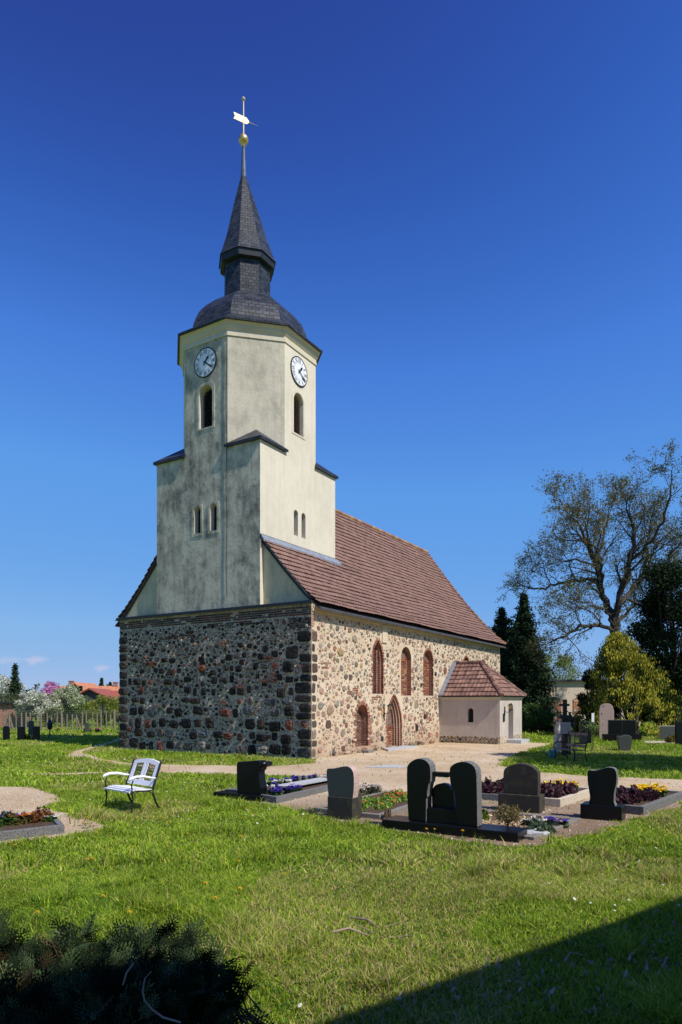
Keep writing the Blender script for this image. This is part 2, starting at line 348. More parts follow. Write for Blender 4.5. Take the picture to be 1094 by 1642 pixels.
def copy_tree(o, parent=None):
    c = o.copy(); COL.objects.link(c); c.parent = parent
    for ch in kids(o):
        if ch is not c: copy_tree(ch, c)
    return c
def adopt(o, parent):                            # child built in world coordinates under an unrotated empty
    o.parent = parent; o.location = Vector(o.location)-parent.location; return o
def booled(o, cutters, solver='EXACT'):
    for c in cutters:
        md = o.modifiers.new('cut', 'BOOLEAN'); md.operation = 'DIFFERENCE'; md.solver = solver; md.object = c
    dg = bpy.context.evaluated_depsgraph_get(); dg.update()
    me = bpy.data.meshes.new_from_object(o.evaluated_get(dg)); o.modifiers.clear(); o.data = me
    for c in cutters: bpy.data.objects.remove(c)
    return o
def arch(cx, z0, z1, w, kind='round', n=10):     # outline (a, z)
    h = w/2
    if kind == 'round': return [(cx-h, z0), (cx+h, z0)]+[(cx+h*math.cos(t), z1-h+h*math.sin(t)) for t in np.linspace(0, math.pi, n)]
    if kind == 'segment':
        return [(cx-h, z0), (cx+h, z0)]+[(cx+h*math.cos(t), z1-h*.55+h*.55*math.sin(t)) for t in np.linspace(0, math.pi, n)]
    r = w*1.15; a0 = math.acos((r-h)/r); H = r*math.sin(a0); pts = [(cx-h, z0), (cx+h, z0)]
    pts += [(cx+h-r+r*math.cos(t), z1-H+r*math.sin(t)) for t in np.linspace(0, a0, n//2+2)]
    pts += [(cx-h+r-r*math.cos(t), z1-H+r*math.sin(t)) for t in np.linspace(a0, 0, n//2+2)[1:]]
    return pts
UX, UY, UZ = (1, 0, 0), (0, 1, 0), (0, 0, 1)
def prism_s(mb, poly, y, t, m=0, ms=None): return mb.prism(poly, (0, y, 0), UX, UZ, (0, 1, 0), t, m, msides=ms)     # on a wall facing south
def prism_w(mb, poly, x, t, m=0, ms=None): return mb.prism(poly, (x, 0, 0), UY, UZ, (1, 0, 0), t, m, msides=ms)     # on a wall facing west
def cutter(poly, side, at, depth):
    mb = MB(); (prism_s if side == 's' else prism_w)(mb, poly, at-.3, depth+.3); return mb.build('cut', M['void'])
def ring(mb, outer, inner, side, at, t, m=0):    # a band between two outlines with the same point count
    k = len(outer); f = (lambda a, z, d: (a, at+d, z)) if side == 's' else (lambda a, z, d: (at+d, a, z))
    V = [f(a, z, 0) for a, z in outer]+[f(a, z, 0) for a, z in inner]+[f(a, z, t) for a, z in outer]+[f(a, z, t) for a, z in inner]
    fs = []
    for i in range(k):
        if i == 0: continue_ = True
        j = (i+1) % k
        fs += [(i, j, k+j, k+i), (2*k+i, 3*k+i, 3*k+j, 2*k+j), (i, 2*k+i, 2*k+j, j), (k+i, k+j, 3*k+j, 3*k+i)]
    mb.add(V, fs, m)
def inpoly(px, py, poly):
    px = np.asarray(px, float); py = np.asarray(py, float); r = np.zeros(px.shape, bool); n = len(poly)
    for i in range(n):
        x1, y1 = poly[i]; x2, y2 = poly[(i+1) % n]
        if y1 == y2: continue
        r ^= ((y1 > py) != (y2 > py)) & (px < (x2-x1)*(py-y1)/(y2-y1)+x1)
    return r

# ------------------------------------------------------------------ ground
def sheet(name, poly, z, mat, jit=.06, step=.4):
    pts = []
    for i in range(len(poly)):
        a = np.array(poly[i]); b = np.array(poly[(i+1) % len(poly)]); n = max(1, min(60, int(np.linalg.norm(b-a)/step)))
        for k in range(n):
            p = a+(b-a)*k/n; pts.append(tuple(p+rng.normal(0, jit, 2)))
    bm = bmesh.new(); vs = [bm.verts.new((x, y, z)) for x, y in pts]; f = bm.faces.new(vs)
    bmesh.ops.triangulate(bm, faces=[f]); bmesh.ops.recalc_face_normals(bm, faces=bm.faces)
    if bm.faces[:][0].normal.z < 0: bmesh.ops.reverse_faces(bm, faces=bm.faces)
    me = bpy.data.meshes.new(name); bm.to_mesh(me); bm.free(); me.materials.append(mat)
    o = bpy.data.objects.new(name, me); COL.objects.link(o); return tag(o, kind='structure'), pts
g0 = MB(); g0.add([(-900, -900, 0), (1500, -900, 0), (1500, 1500, 0), (-900, 1500, 0)], [(0, 1, 2, 3)])
tag(g0.build('ground', M['turf']), kind='structure')
sand_px = [(131, 1207), (170, 1218), (219, 1225), (300, 1227), (440, 1229), (503, 1224), (506, 1219)]
sand = [G(*p) for p in sand_px]+[(0.05, -.02), (10.6, -.02), (10.6, -2.9), (14.0, -2.9)]+[G(*p) for p in
       [(842, 1190.5), (889, 1192), (860, 1201), (826, 1210), (806, 1219), (803, 1228), (866, 1238), (941, 1245), (1094, 1250), (1200, 1251),
        (1250, 1262), (1150, 1281), (1094, 1292), (960, 1336), (828, 1361), (720, 1348), (625, 1331), (520, 1313), (440, 1292), (335, 1277),
        (350, 1268), (425, 1257), (500, 1251), (540, 1248), (470, 1244), (400, 1243), (300, 1241), (250, 1240), (230, 1231), (165, 1221), (104, 1213), (113, 1207),
        (150, 1196), (190, 1185), (215, 1178), (217, 1180), (195, 1187), (160, 1198)]]
so, SANDP = sheet('sand_path', sand, .004, M['sand'], .05, .35)
thin = [G(*p) for p in [(14, 1242), (100, 1240.5), (190, 1237.5), (248, 1239.5), (248, 1241), (190, 1239.5), (100, 1242.5), (14, 1243.5)]]
_, THINP = sheet('trodden_path', thin, .006, M['sand'], .03, .5)
lp = [G(*p) for p in [(-60, 1262), (0, 1262), (50, 1263), (90, 1275), (98, 1285), (60, 1296), (120, 1306), (160, 1322), (178, 1331), (140, 1339), (60, 1347), (0, 1356), (-60, 1362)]]
_, LPP = sheet('gravel_patch', lp, .008, M['sand'], .04, .25)
# forecourt paving strip along the wall and the flat stones let into the sand
def slabthing(name, pts, z0, z1, mat, label, cat):
    mb = MB(); mb.prism([(a, b) for a, b in pts], (0, 0, z0), UX, UY, UZ, z1-z0); return tag(mb.build(name, mat), label, cat)
slabthing('door_step', [(4.3, -.62), (6.9, -.62), (6.9, -.03), (5.0, -.03)], 0, .07, M['slab'], 'long grey stone slab lying as threshold before the pointed brick doorway', 'step')
slabthing('manhole_cover', [G(585, 1231), G(618, 1226.5), G(655, 1229), G(640, 1232)], 0, .02, M['slab'], 'pale flat slab let into the sand forecourt', 'cover')
slabthing('stepping_block', [(3.1, -.42), (3.55, -.42), (3.55, -.1), (3.1, -.1)], 0, .1, M['kerb'], 'small rough stone block under the low bricked-up doorway', 'stone')
slabthing('porch_step', [(11.55, -3.55), (12.9, -3.55), (12.9, -2.9), (11.55, -2.9)], 0, .16, M['slab'], 'grey stone step before the porch doorway', 'step')

# ------------------------------------------------------------------ the church
church = thing('church', (0, 0, 0), 'old fieldstone village church with a pale plastered clock tower and red-brown tiled roof', 'church')
WL, WY, WZ = 19.35, 9.3, 5.2
def scatter(u0, u1, z0, z1, sizes, ok, seed):    # packed irregular stones: (u, z, half-width, half-height)
    r = random.Random(seed); out = []; cell = .35; grid = {}
    for cnt, lo, hi, gap, zr in sizes:
        for _ in range(cnt):
            a = r.uniform(lo, hi); b = a*r.uniform(.62, .98); u = r.uniform(u0+a, u1-a); z = r.uniform(max(z0+b, zr[0]), min(z1-b, zr[1]))
            if not ok(u, z, a, b): continue
            gx, gz = int(u/cell), int(z/cell); bad = False
            for i in range(gx-2, gx+3):
                for j in range(gz-2, gz+3):
                    for (pu, pz, pa, pb) in grid.get((i, j), ()):
                        if ((u-pu)/(a+pa+gap))**2+((z-pz)/(b+pb+gap))**2 < 1: bad = True; break
                    if bad: break
                if bad: break
            if bad: continue
            grid.setdefault((gx, gz), []).append((u, z, a, b)); out.append((u, z, a, b))
    return out
def stones(mb, lst, side, at, pal, out, m, seed, k=11, sq=3.0, dark=1.0, rough=(.86, 1.1), tilt=.18):
    r = np.random.default_rng(seed)
    for (u, z, a, b) in lst:
        e = r.uniform(max(2.2, sq*.55), sq+1.0); th = np.arange(k)*2*math.pi/k+r.uniform(0, 6)
        ct, st = np.cos(th), np.sin(th); rad = (np.abs(ct)**e+np.abs(st)**e)**(-1/e)*r.uniform(rough[0], rough[1], k)
        t = r.normal(0, tilt); pu = a*rad*ct; pz = b*rad*st
        pu, pz = pu*math.cos(t)-pz*math.sin(t), pu*math.sin(t)+pz*math.cos(t)
        o = out*r.uniform(.35, 1.25)*min(1.5, .45+a/.2)
        rings = [(1.0, -.03), (.97, o*.55), (.82, o), (.45, o*1.12)]
        V = []
        for s_, d in rings:
            dd = d+(r.normal(0, o*.16, k) if d > 0 else 0)
            V.append(np.stack([u+pu*s_, z+pz*s_, np.broadcast_to(dd, (k,))], 1))
        V.append(np.array([[u, z, o*1.1]])); V = np.vstack(V)
        X = np.stack([V[:, 0], at-V[:, 2], V[:, 1]], 1) if side == 's' else np.stack([at-V[:, 2], V[:, 0], V[:, 1]], 1)
        j = np.arange(k); j2 = (j+1) % k; f = []
        q = np.vstack([np.stack([i*k+j, i*k+j2, (i+1)*k+j2, (i+1)*k+j], 1) for i in range(3)]); tr = np.stack([3*k+j, 3*k+j2, np.full(k, 4*k)], 1)
        if side == 'w': q = q[:, ::-1]; tr = tr[:, ::-1]
        c = np.array(pal[r.choice(len(pal), p=PW[id(pal)])])*r.uniform(.75, 1.25)*dark
        base = mb.nv; mb.addnp(X, q, m, c)
        mb.L.append((tr+base).ravel()); mb.N.append(np.full(k, 3)); mb.M.append(np.full(k, m))
PW = {}
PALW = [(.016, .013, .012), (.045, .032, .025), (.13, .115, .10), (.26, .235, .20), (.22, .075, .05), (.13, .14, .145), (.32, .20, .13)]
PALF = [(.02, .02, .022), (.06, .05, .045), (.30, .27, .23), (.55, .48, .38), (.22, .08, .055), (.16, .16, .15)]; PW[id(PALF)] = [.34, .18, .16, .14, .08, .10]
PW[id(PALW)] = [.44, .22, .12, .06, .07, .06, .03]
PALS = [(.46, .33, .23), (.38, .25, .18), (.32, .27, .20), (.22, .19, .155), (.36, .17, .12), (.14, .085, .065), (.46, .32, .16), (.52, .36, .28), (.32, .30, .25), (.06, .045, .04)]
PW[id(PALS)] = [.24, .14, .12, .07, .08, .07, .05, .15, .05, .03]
# openings in the south wall
OP = dict(w1=arch(4.62, 2.2, 4.28, .80, 'point', 14), w2=arch(7.12, 2.15, 4.2, .98), w3=arch(9.38, 2.16, 4.2, .98), w4=arch(14.05, 2.9, 4.15, .75),
          w5=arch(16.55, 2.9, 4.1, .8), d1=arch(3.38, .22, 1.78, .84, 'round'), d2=arch(6.0, .07, 2.14, 1.32, 'point', 14))
nb = MB(); nb.box((0, 0, -.3), (WL, WY, WZ))
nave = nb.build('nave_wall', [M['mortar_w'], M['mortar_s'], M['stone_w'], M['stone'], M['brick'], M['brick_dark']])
hole = [(4.72, 2.85), (4.95, 2.85), (4.95, 3.05), (5.0, 3.05), (5.0, 3.35), (4.93, 3.35), (4.93, 3.68), (4.76, 3.68), (4.76, 3.35), (4.70, 3.35), (4.70, 3.05), (4.72, 3.05)]
booled(nave, [cutter(v, 's', 0, .28 if k.startswith('w') else .34) for k, v in OP.items()]+[cutter(hole, 'w', 0, .5)])
for p in nave.data.polygons:                     # boolean result: south side takes lime mortar, reveals brick
    n, c = p.normal, p.center
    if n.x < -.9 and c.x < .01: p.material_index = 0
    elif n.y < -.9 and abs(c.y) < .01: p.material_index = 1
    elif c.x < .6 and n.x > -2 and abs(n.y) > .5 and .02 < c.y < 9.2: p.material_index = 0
    elif .01 < c.y < .5 and c.x > 1: p.material_index = 4
    else: p.material_index = 1
nave.parent = church
# masonry laid on those walls, joined into the wall's own mesh
mb = MB()
def okw(u, z, a, b):
    if abs(u-4.85) < .15+a and 2.75-b < z < 3.75+b: return False
    return z+b < 4.72 or r_ok.random() < .5
r_ok = random.Random(3)
quoin = []
zq = .04; QS = []; rq = random.Random(12)
while zq < 4.1:                                  # big squared corner stones, both ends
    h = rq.uniform(.11, .19); a = rq.uniform(.17, .34); z = zq+h; zq += 2*h+rq.uniform(.02, .07)
    if rq.random() < .86: quoin += [(a+.015, z, a, h)]
    QS.append((z, h))
for i in range(13):
    z = .18+i*.345+rq.uniform(-.03, .03)
    if z < 5: quoin += [(WY-.22, z+.03, .22, .14)]
quoin += [(.80, 3.55, .27, .22), (.95, 3.08, .22, .2), (1.25, 2.2, .17, .17), (.7, 2.6, .0001, .0001)]
course = []
rr = random.Random(5)
for z, h in ((.22, .18), (.66, .16), (1.08, .19), (1.52, .17), (1.92, .12), (2.28, .14), (2.68, .14), (3.1, .12), (3.5, .11)):
    u = .6
    while u < 8.8:
        w = rr.uniform(.11, .25)*(1 if z < 2 else .8); u += w+rr.uniform(.04, .30)
        if rr.random() < (.86 if z < 1.6 else .6): course.append((u, z+rr.uniform(-.05, .05), w, h*rr.uniform(.75, 1.1)))
        u += w
allq = [q for q in quoin if q[2] > .01]
def hit(u, z, a, b, L):
    return any(abs(u-q[0]) < a+q[2]+.02 and abs(z-q[1]) < b+q[3]+.02 for q in L)
course = [c for c in course if not hit(*c, allq)]
def okw2(u, z, a, b): return okw(u, z, a, b) and not hit(u, z, a*.85, b*.85, allq+course)
lw = scatter(0.02, WY-.02, .02, 4.75, [(300, .09, .15, .05, (0, 3.9)), (2200, .05, .09, .03, (0, 4.7)), (2600, .05, .09, .015, (2.4, 4.72)), (7000, .022, .045, .018, (0, 4.75)), (7000, .02, .04, .008, (2.2, 4.75))], okw2, 11)
PALD = [(.02, .018, .018), (.04, .032, .028), (.075, .055, .045), (.11, .095, .085)]; PW[id(PALD)] = [.4, .3, .2, .1]
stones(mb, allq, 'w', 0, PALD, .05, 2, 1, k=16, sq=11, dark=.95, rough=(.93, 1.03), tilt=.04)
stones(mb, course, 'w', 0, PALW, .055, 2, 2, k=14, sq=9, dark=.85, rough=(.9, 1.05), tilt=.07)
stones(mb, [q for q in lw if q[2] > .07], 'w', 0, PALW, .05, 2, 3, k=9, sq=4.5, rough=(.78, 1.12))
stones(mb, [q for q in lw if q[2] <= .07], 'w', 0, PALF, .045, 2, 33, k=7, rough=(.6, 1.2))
def bricks(mb, side, at, u0, u1, z0, z1, m, prob=1.0, seed=0, out=.012, L=.24, H=.068, pal=((.30, .09, .05), (.20, .06, .04), (.10, .05, .04), (.36, .16, .10)), skip=None):
    r = random.Random(seed); row = 0; z = z0
    while z+H < z1+.001:
        u = u0-(row % 2)*L/2
        while u < u1:
            l = L if r.random() < .6 else L/2
            a, b = max(u, u0), min(u+l-.014, u1)
            if b-a > .04 and r.random() < prob and not (skip and skip((a+b)/2, z+H/2)):
                o = out*r.uniform(.3, 1.3); c = np.array(pal[r.randrange(len(pal))])*r.uniform(.7, 1.3)
                if side == 's': mb.box((a, at-o, z+.008), (b, at+.05, z+H-.006), m, c)
                else: mb.box((at-o, a, z+.008), (at+.05, b, z+H-.006), m, c)
            u += l
        z += H+.008; row += 1
BD = ((.17, .06, .045), (.10, .05, .04), (.07, .05, .045), (.13, .10, .085))
bricks(mb, 'w', 0, .02, WY-.02, 4.78, 5.12, 3, .93, 1, .02, pal=BD)
bricks(mb, 'w', 0, 4.9, 7.2, 4.25, 4.42, 3, .7, 2, .02, pal=((.24, .09, .06), (.3, .13, .09), (.14, .07, .05)))
bricks(mb, 'w', 0, .02, .9, 4.35, 4.77, 3, .9, 3, .02, pal=BD)
bricks(mb, 'w', 0, 1.9, 4.6, 4.6, 4.77, 3, .8, 4, .02, pal=BD)
for _ in range(14):
    u, z = rr.uniform(.8, 8), rr.uniform(1.8, 3.9)
    if abs(u-4.85) > .6: bricks(mb, 'w', 0, u, u+rr.uniform(.2, .6), z, z+.075*rr.randint(1, 3), 3, .85, int(u*99), .06, pal=((.26, .09, .06), (.30, .14, .10)))
BR = ((.36, .13, .08), (.42, .17, .11), (.28, .09, .06), (.45, .24, .17))
# south wall
def oks(u, z, a, b):
    for k, o in OP.items():
        x0, x1 = o[0][0], o[1][0]; zz = [q[1] for q in o]
        mrg = .05 if k in ('w4', 'w5') else .10
        if x0-a-mrg < u < x1+a+mrg and zz[0]-b-.02 < z < max(zz)+b+.05: return False
    if 4.86-a < u < 5.4+a and z+b > 4.1: return False
    if 10.6-a < u < 13.95+a and z-b < 3.0: return False
    if z+b > 4.86: return False
    return True
qs = []
for z, h in QS:
    a = rq.uniform(.07, .17)
    if rq.random() < .8: qs.append((a+.012, z, a, h*.95))
PALQ = [(.06, .045, .04), (.10, .08, .07), (.16, .10, .08), (.24, .18, .14), (.30, .24, .19)]; PW[id(PALQ)] = [.25, .25, .2, .15, .15]
stones(mb, qs, 's', 0, PALQ, .020, 2, 5, k=16, sq=10, rough=(.92, 1.04), tilt=.05)
def oks2(u, z, a, b): return oks(u, z, a, b) and not hit(u, z, a, b, qs)
ls = scatter(.3, WL-.05, .03, 4.9, [(30, .16, .22, .08, (0, 4.5)), (900, .10, .15, .045, (0, 4.7)), (4500, .055, .09, .03, (0, 4.8)), (9500, .03, .05, .02, (0, 4.85)), (5500, .018, .028, .02, (0, 4.85))], oks2, 21)
ls = [q for q in ls if q[2] > .1 or random.random() < .88]
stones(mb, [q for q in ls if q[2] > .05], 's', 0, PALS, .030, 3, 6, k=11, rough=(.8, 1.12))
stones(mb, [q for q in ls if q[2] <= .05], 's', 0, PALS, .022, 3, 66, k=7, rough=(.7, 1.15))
for i in range(26): mb_z = rr.uniform(.03, .12); stones(mb, [(rr.uniform(.3, 10.3), mb_z, rr.uniform(.08, .18), .08)], 's', -.02, PALS, .07, 3, 90+i)
# brick dressings of windows and doors (sunny wall)
def jamb(o, w, seed, kind='m'):
    x0, x1, z0 = o[0][0], o[1][0], o[0][1]; zs = o[2][1]
    r = random.Random(seed); z = z0
    while z < zs:
        for sgn, xx in ((-1, x0), (1, x1)):
            l = w*(1.0 if (int((z-z0)/.08)) % 2 else .55)*r.uniform(.8, 1.1)
            a, b = (xx-l, xx) if sgn < 0 else (xx, xx+l)
            if r.random() < .93: mb.box((a, -.014*r.uniform(.5, 1.2), z+.008), (b, .05, z+.07), 3, np.array(BR[r.randrange(4)])*r.uniform(.7, 1.2))
        z += .078
    pts = o[2:]; n = len(pts)
    cx = (x0+x1)/2
    acc = []
    for i in range(n-1):                          # voussoirs follow the arch
        a, b = np.array(pts[i]), np.array(pts[i+1]); L = np.linalg.norm(b-a); k = max(1, int(round(L/.078)))
        for q in range(k):
            p0, p1 = a+(b-a)*(q+.08)/k, a+(b-a)*(q+.92)/k; d = (b-a)/L; nr = np.array([d[1], -d[0]])
            if np.dot(nr, (p0-np.array([cx, zs]))) < 0: nr = -nr
            p2, p3 = p1+nr*w*.8, p0+nr*w*.8
            prism_s(mb, [tuple(p0), tuple(p1), tuple(p2), tuple(p3)], -.013*r.uniform(.5, 1.3), .06, 3); mb.C[-1] = np.broadcast_to(np.array(BR[r.randrange(4)])*r.uniform(.65, 1.15), (8, 3))
jamb(OP['w1'], .15, 1); jamb(OP['w3'], .12, 3); jamb(OP['d1'], .2, 4); jamb(OP['d2'], .10, 5); jamb(OP['w4'], .12, 6); jamb(OP['w5'], .12, 7)
bricks(mb, 's', 0, 7.62, 7.85, 2.2, 3.4, 3, .6, 8, .012, pal=BR); bricks(mb, 's', 0, 4.1, 5.1, 1.95, 2.16, 3, .8, 9, .012, pal=BR)
for _ in range(26):
    u, z = rr.uniform(.6, 10.2), rr.uniform(.3, 4.6)
    bricks(mb, 's', 0, u, u+rr.uniform(.15, .5), z, z+.075*rr.randint(1, 4), 3, .7, int(u*77), .012, pal=BR, skip=lambda a, b: not oks(a, b, .13, .04))
bricks(mb, 's', 0, 3.85, 4.12, .25, 1.4, 3, .75, 10, .012, pal=BR)
bricks(mb, 's', 0, .02, .16, 4.0, 5.0, 3, .85, 12, .01, pal=BR)
# smooth plaster band below the eaves and the short pilaster strip
mb.box((.02, -.03, 4.92), (WL-.02, .02, 5.03), 1); mb.box((.05, -.06, 5.03), (WL, .02, 5.14), 1); mb.box((4.93, -.05, 4.22), (5.34, .02, 4.92), 1)
for _ in range(70):                              # rubble showing under the eaves
    u = rr.uniform(.1, WL-.3); mb.box((u, -.075, 5.14), (u+rr.uniform(.1, .3), .02, 5.2), 3, np.array(rr.choice(BR))*.4)
j = mb.build('masonry', [M['mortar_w'], M['mortar_s'], M['stone_w'], M['stone'], M['brick'], M['brick_dark']])
bm = bmesh.new(); bm.from_mesh(nave.data); 
if not nave.data.color_attributes: pass
bm.from_mesh(j.data); bm.to_mesh(nave.data); bm.free(); metric_uv(nave.data); bpy.data.objects.remove(j)
nave['label'] = 'fieldstone wall, dark rubble on the west side and cream mortar with scattered stones on the south'
# brick infill of each opening, set back in the wall
def infill(name, o, d, m, step=None):
    q = MB(); prism_s(q, [(a, b) for a, b in o], d, .2); ob = q.build(name, m, nave); return ob
for k, o in OP.items():
    d = .20 if k[0] == 'w' else .28
    if k == 'w1': continue
    inner = [((a-(o[0][0]+o[1][0])/2)*1.04+(o[0][0]+o[1][0])/2, b+(.02 if b > 2.5 else -.01)) for a, b in o]
    q = MB(); prism_s(q, inner, d, .12)
    x0, x1, z0 = o[0][0]+.03, o[1][0]-.03, o[0][1]; zt = o[2][1]+.1
    bricks(q, 's', d-.001, x0, x1, z0+.02, zt, 1, .96, hash(k) % 7+3, .02, pal=((.40, .13, .07), (.46, .19, .09), (.30, .10, .06), (.5, .27, .13)) if k != 'd1' else ((.26, .13, .09), (.18, .10, .08), (.3, .2, .15)))
    q.build('blocked_window' if k[0] == 'w' else 'blocked_door', [M['brick_dark'], M['stone']], nave)
# pointed window: brick orders with a tall mullion
q = MB(); o = OP['w1']; prism_s(q, [((a-4.62)*1.03+4.62, b) for a, b in o], .22, .05)
bw = q.build('blocked_window', [M['brick_dark']], nave)
q = MB(); q.box((4.58, .05, 2.2), (4.66, .22, 3.9)); bricks(q, 's', .05, 4.575, 4.665, 2.2, 3.85, 1, 1, 4, .01, .09, pal=((.42, .2, .13), (.5, .3, .2)))
q.build('mullion', [M['brick'], M['stone']], nave)
q = MB()
def sc(o, f, cx): z0 = o[0][1]; return [((a-cx)*f+cx, z0+(b-z0)*(1-(1-f)*.22)) for a, b in o]
ring(q, sc(o, 1.01, 4.62), sc(o, .84, 4.62), 's', .09, .14); q.build('brick_order', M['brick'], nave)
o = OP['d2']
for i, (f0, f1) in enumerate(((1.02, .84), (.86, .68), (.70, .56))):
    q = MB(); ring(q, sc(o, f0, 6.0), sc(o, f1, 6.0), 's', .04+.08*i, .29-.08*i); q.build('brick_order', M['brick'], nave)
    q = MB(); ring(q, sc(o, f1+.025, 6.0), sc(o, f1, 6.0), 's', .035+.08*i, .03); q.build('pale_edge', M['mortar_s'], nave)
# dark metal ledge on top of the west wall, small plate on the south wall
mb = MB(); mb.box((-.10, -.04, 5.2), (.3, WY+.06, 5.245)); mb.box((-.12, -.05, 5.15), (-.085, WY+.07, 5.25))
adopt(mb.build('ledge_flashing', M['dark_metal']), church)
q = MB(); q.box((8.02, -.03, .62), (8.26, -.002, .92)); q.build('wall_plate', M['dark_metal'], nave)
# plastered gable either side of the tower
ROOF = [(-.30, 5.14), (.35, 5.66), (1.2, 6.56), (2.14, 7.63), (3.4, 9.25), (4.68, 11.0)]
def rz(y):
    y = min(y, 2*4.68-y); return float(np.interp(y, [p[0] for p in ROOF], [p[1] for p in ROOF]))
gp = [(0.02, 5.2)]+[(p[0], p[1]-.07) for p in ROOF[1:]]+[(2*4.68-p[0], p[1]-.07) for p in ROOF[-2:0:-1]]+[(WY-.02, 5.2)]
for wing in ([(.02, 5.2), (2.3, 5.2), (2.3, rz(2.3)-.07), (2.14, 7.56), (1.2, 6.49), (.35, 5.59)], [(9.36-.02, 5.2), (9.36-2.3, 5.2), (9.36-2.3, rz(2.3)-.07), (9.36-2.14, 7.56), (9.36-1.2, 6.49), (9.36-.35, 5.59)]):
    mb = MB(); prism_w(mb, wing, .18, .25); mb.build('west_gable', M['plaster_g'], church)
mb = MB(); prism_w(mb, [(4.6, 2.7), (5.1, 2.7), (5.1, 3.8), (4.6, 3.8)], .30, .1); mb.build('dark_slot', M['void'], church)
mb = MB(); prism_w(mb, gp, WL-.3, .28); mb.build('east_gable', M['mortar_s'], church)
# pantile roof, every course stepped
def tileroof(mb, O, uvec, L, prof, cols, flip=False, cw=.18, rh=.262, mask=None, seed=0, col=((.225, .130, .104), (.205, .118, .094), (.245, .142, .114), (.18, .104, .085))):
    # prof: list of (horizontal run along v, z); uvec, v orthogonal horizontals
    r = np.random.default_rng(seed)
    P2 = np.array(prof, float); seg = np.linalg.norm(np.diff(P2, axis=0), axis=1); S_ = np.concatenate([[0], np.cumsum(seg)])
    nr = int(S_[-1]/rh); nc = int(L/cw); sub = 4
    uu = np.arange(nc*sub+1)/(nc*sub)*L; ph = (np.arange(nc*sub+1) % sub)/sub
    wave = .5-.5*np.cos(2*np.pi*ph); wave = wave*.022
    v = np.array([-uvec[1], uvec[0]]) if not flip else np.array([uvec[1], -uvec[0]])
    rows = []; cc = []
    tc = np.array(col)[r.choice(len(col), (nr, nc+1), p=[.4, .25, .2, .15])]*r.uniform(.93, 1.07, (nr, nc+1, 1))*r.uniform(.94, 1.06, (nr, 1, 1)); jr = r.normal(0, .004, (nr, nc+1))
    for i in range(nr):
        for fz, off in ((0, .048), (1, .004)):
            s_ = S_[-1]*(i+fz)/nr; h = np.interp(s_, S_, P2[:, 0]); z = np.interp(s_, S_, P2[:, 1])
            k = min(len(seg)-1, np.searchsorted(S_, s_, 'right')-1); d = (P2[k+1]-P2[k])/seg[k]; nrm = np.array([-d[1], d[0]])
            sag = .025*np.sin(uu*.55+1.0)*math.sin(math.pi*(i+fz)/nr)+.012*np.sin(uu*1.9+i*.7)-.03*math.sin(math.pi*(i+fz)/nr); off2 = off+wave+(sag if L > 8 else 0)+jr[i][np.minimum((np.arange(nc*sub+1)+1)//sub, nc)]; hh = h+nrm[0]*off2; zz_ = z+nrm[1]*off2
            rows.append(np.stack([O[0]+uvec[0]*uu+v[0]*hh, O[1]+uvec[1]*uu+v[1]*hh, zz_], 1)); cc.append(tc[i][np.minimum((np.arange(nc*sub+1)+1)//sub, nc)])
    V = np.vstack(rows); C = np.vstack(cc); n = nc*sub+1
    a = (np.arange(2*nr-1)[:, None]*n+np.arange(n-1)[None]).ravel(); f = np.stack([a, a+1, a+n+1, a+n], 1)
    if mask is not None:
        ce = V[f].mean(1); f = f[mask(ce)]
    if flip: f = f[:, ::-1]
    mb.addnp(V, f, 0, C); return mb
mb = MB()
tileroof(mb, (.06, 0), np.array([1., 0]), WL+.15, ROOF, None, seed=1)
tileroof(mb, (.06, 9.36), np.array([1., 0]), WL+.15, ROOF, None, flip=True, seed=2)
# underside boards so the tiles have thickness
for sgn in (0, 1):
    pr = [(p[0] if not sgn else 9.36-p[0], p[1]-.14) for p in ROOF]; lo = [(a, b-.06) for a, b in pr]
    prism_w(mb, pr+lo[::-1], .08, WL+.1, 1)
roof = mb.build('nave_roof', [M['tile'], M['dark_board']], church)
q = MB(); r = random.Random(8)
for i in range(52):
    x = .1+i*.374; c = np.array(r.choice(((.30, .17, .09), (.24, .12, .09), (.36, .22, .10))))
    q.tube([(x, 4.68, 11.0), (x+.40, 4.68, 11.03)], [.11, .13], 8, 0, c)
q.build('ridge_tiles', M['tile'], roof)
for sg in (0, 1):
    q = MB()
    for a, b in zip(ROOF[:-1], ROOF[1:]):
        n = max(1, int(math.hypot(b[0]-a[0], b[1]-a[1])/.3))
        for k in range(n):
            y0, z0 = a[0]+(b[0]-a[0])*k/n, a[1]+(b[1]-a[1])*k/n; y1, z1 = a[0]+(b[0]-a[0])*(k+1)/n, a[1]+(b[1]-a[1])*(k+1)/n
            if sg: y0, y1 = 9.36-y0, 9.36-y1
            q.tube([(WL+.18, y0, z0+.05), (WL+.18, y1, z1+.02)], [.085, .07], 6, 0, np.array(r.choice(((.30, .15, .09), (.22, .11, .08)))))
    q.build('verge_tiles', M['tile'], roof)
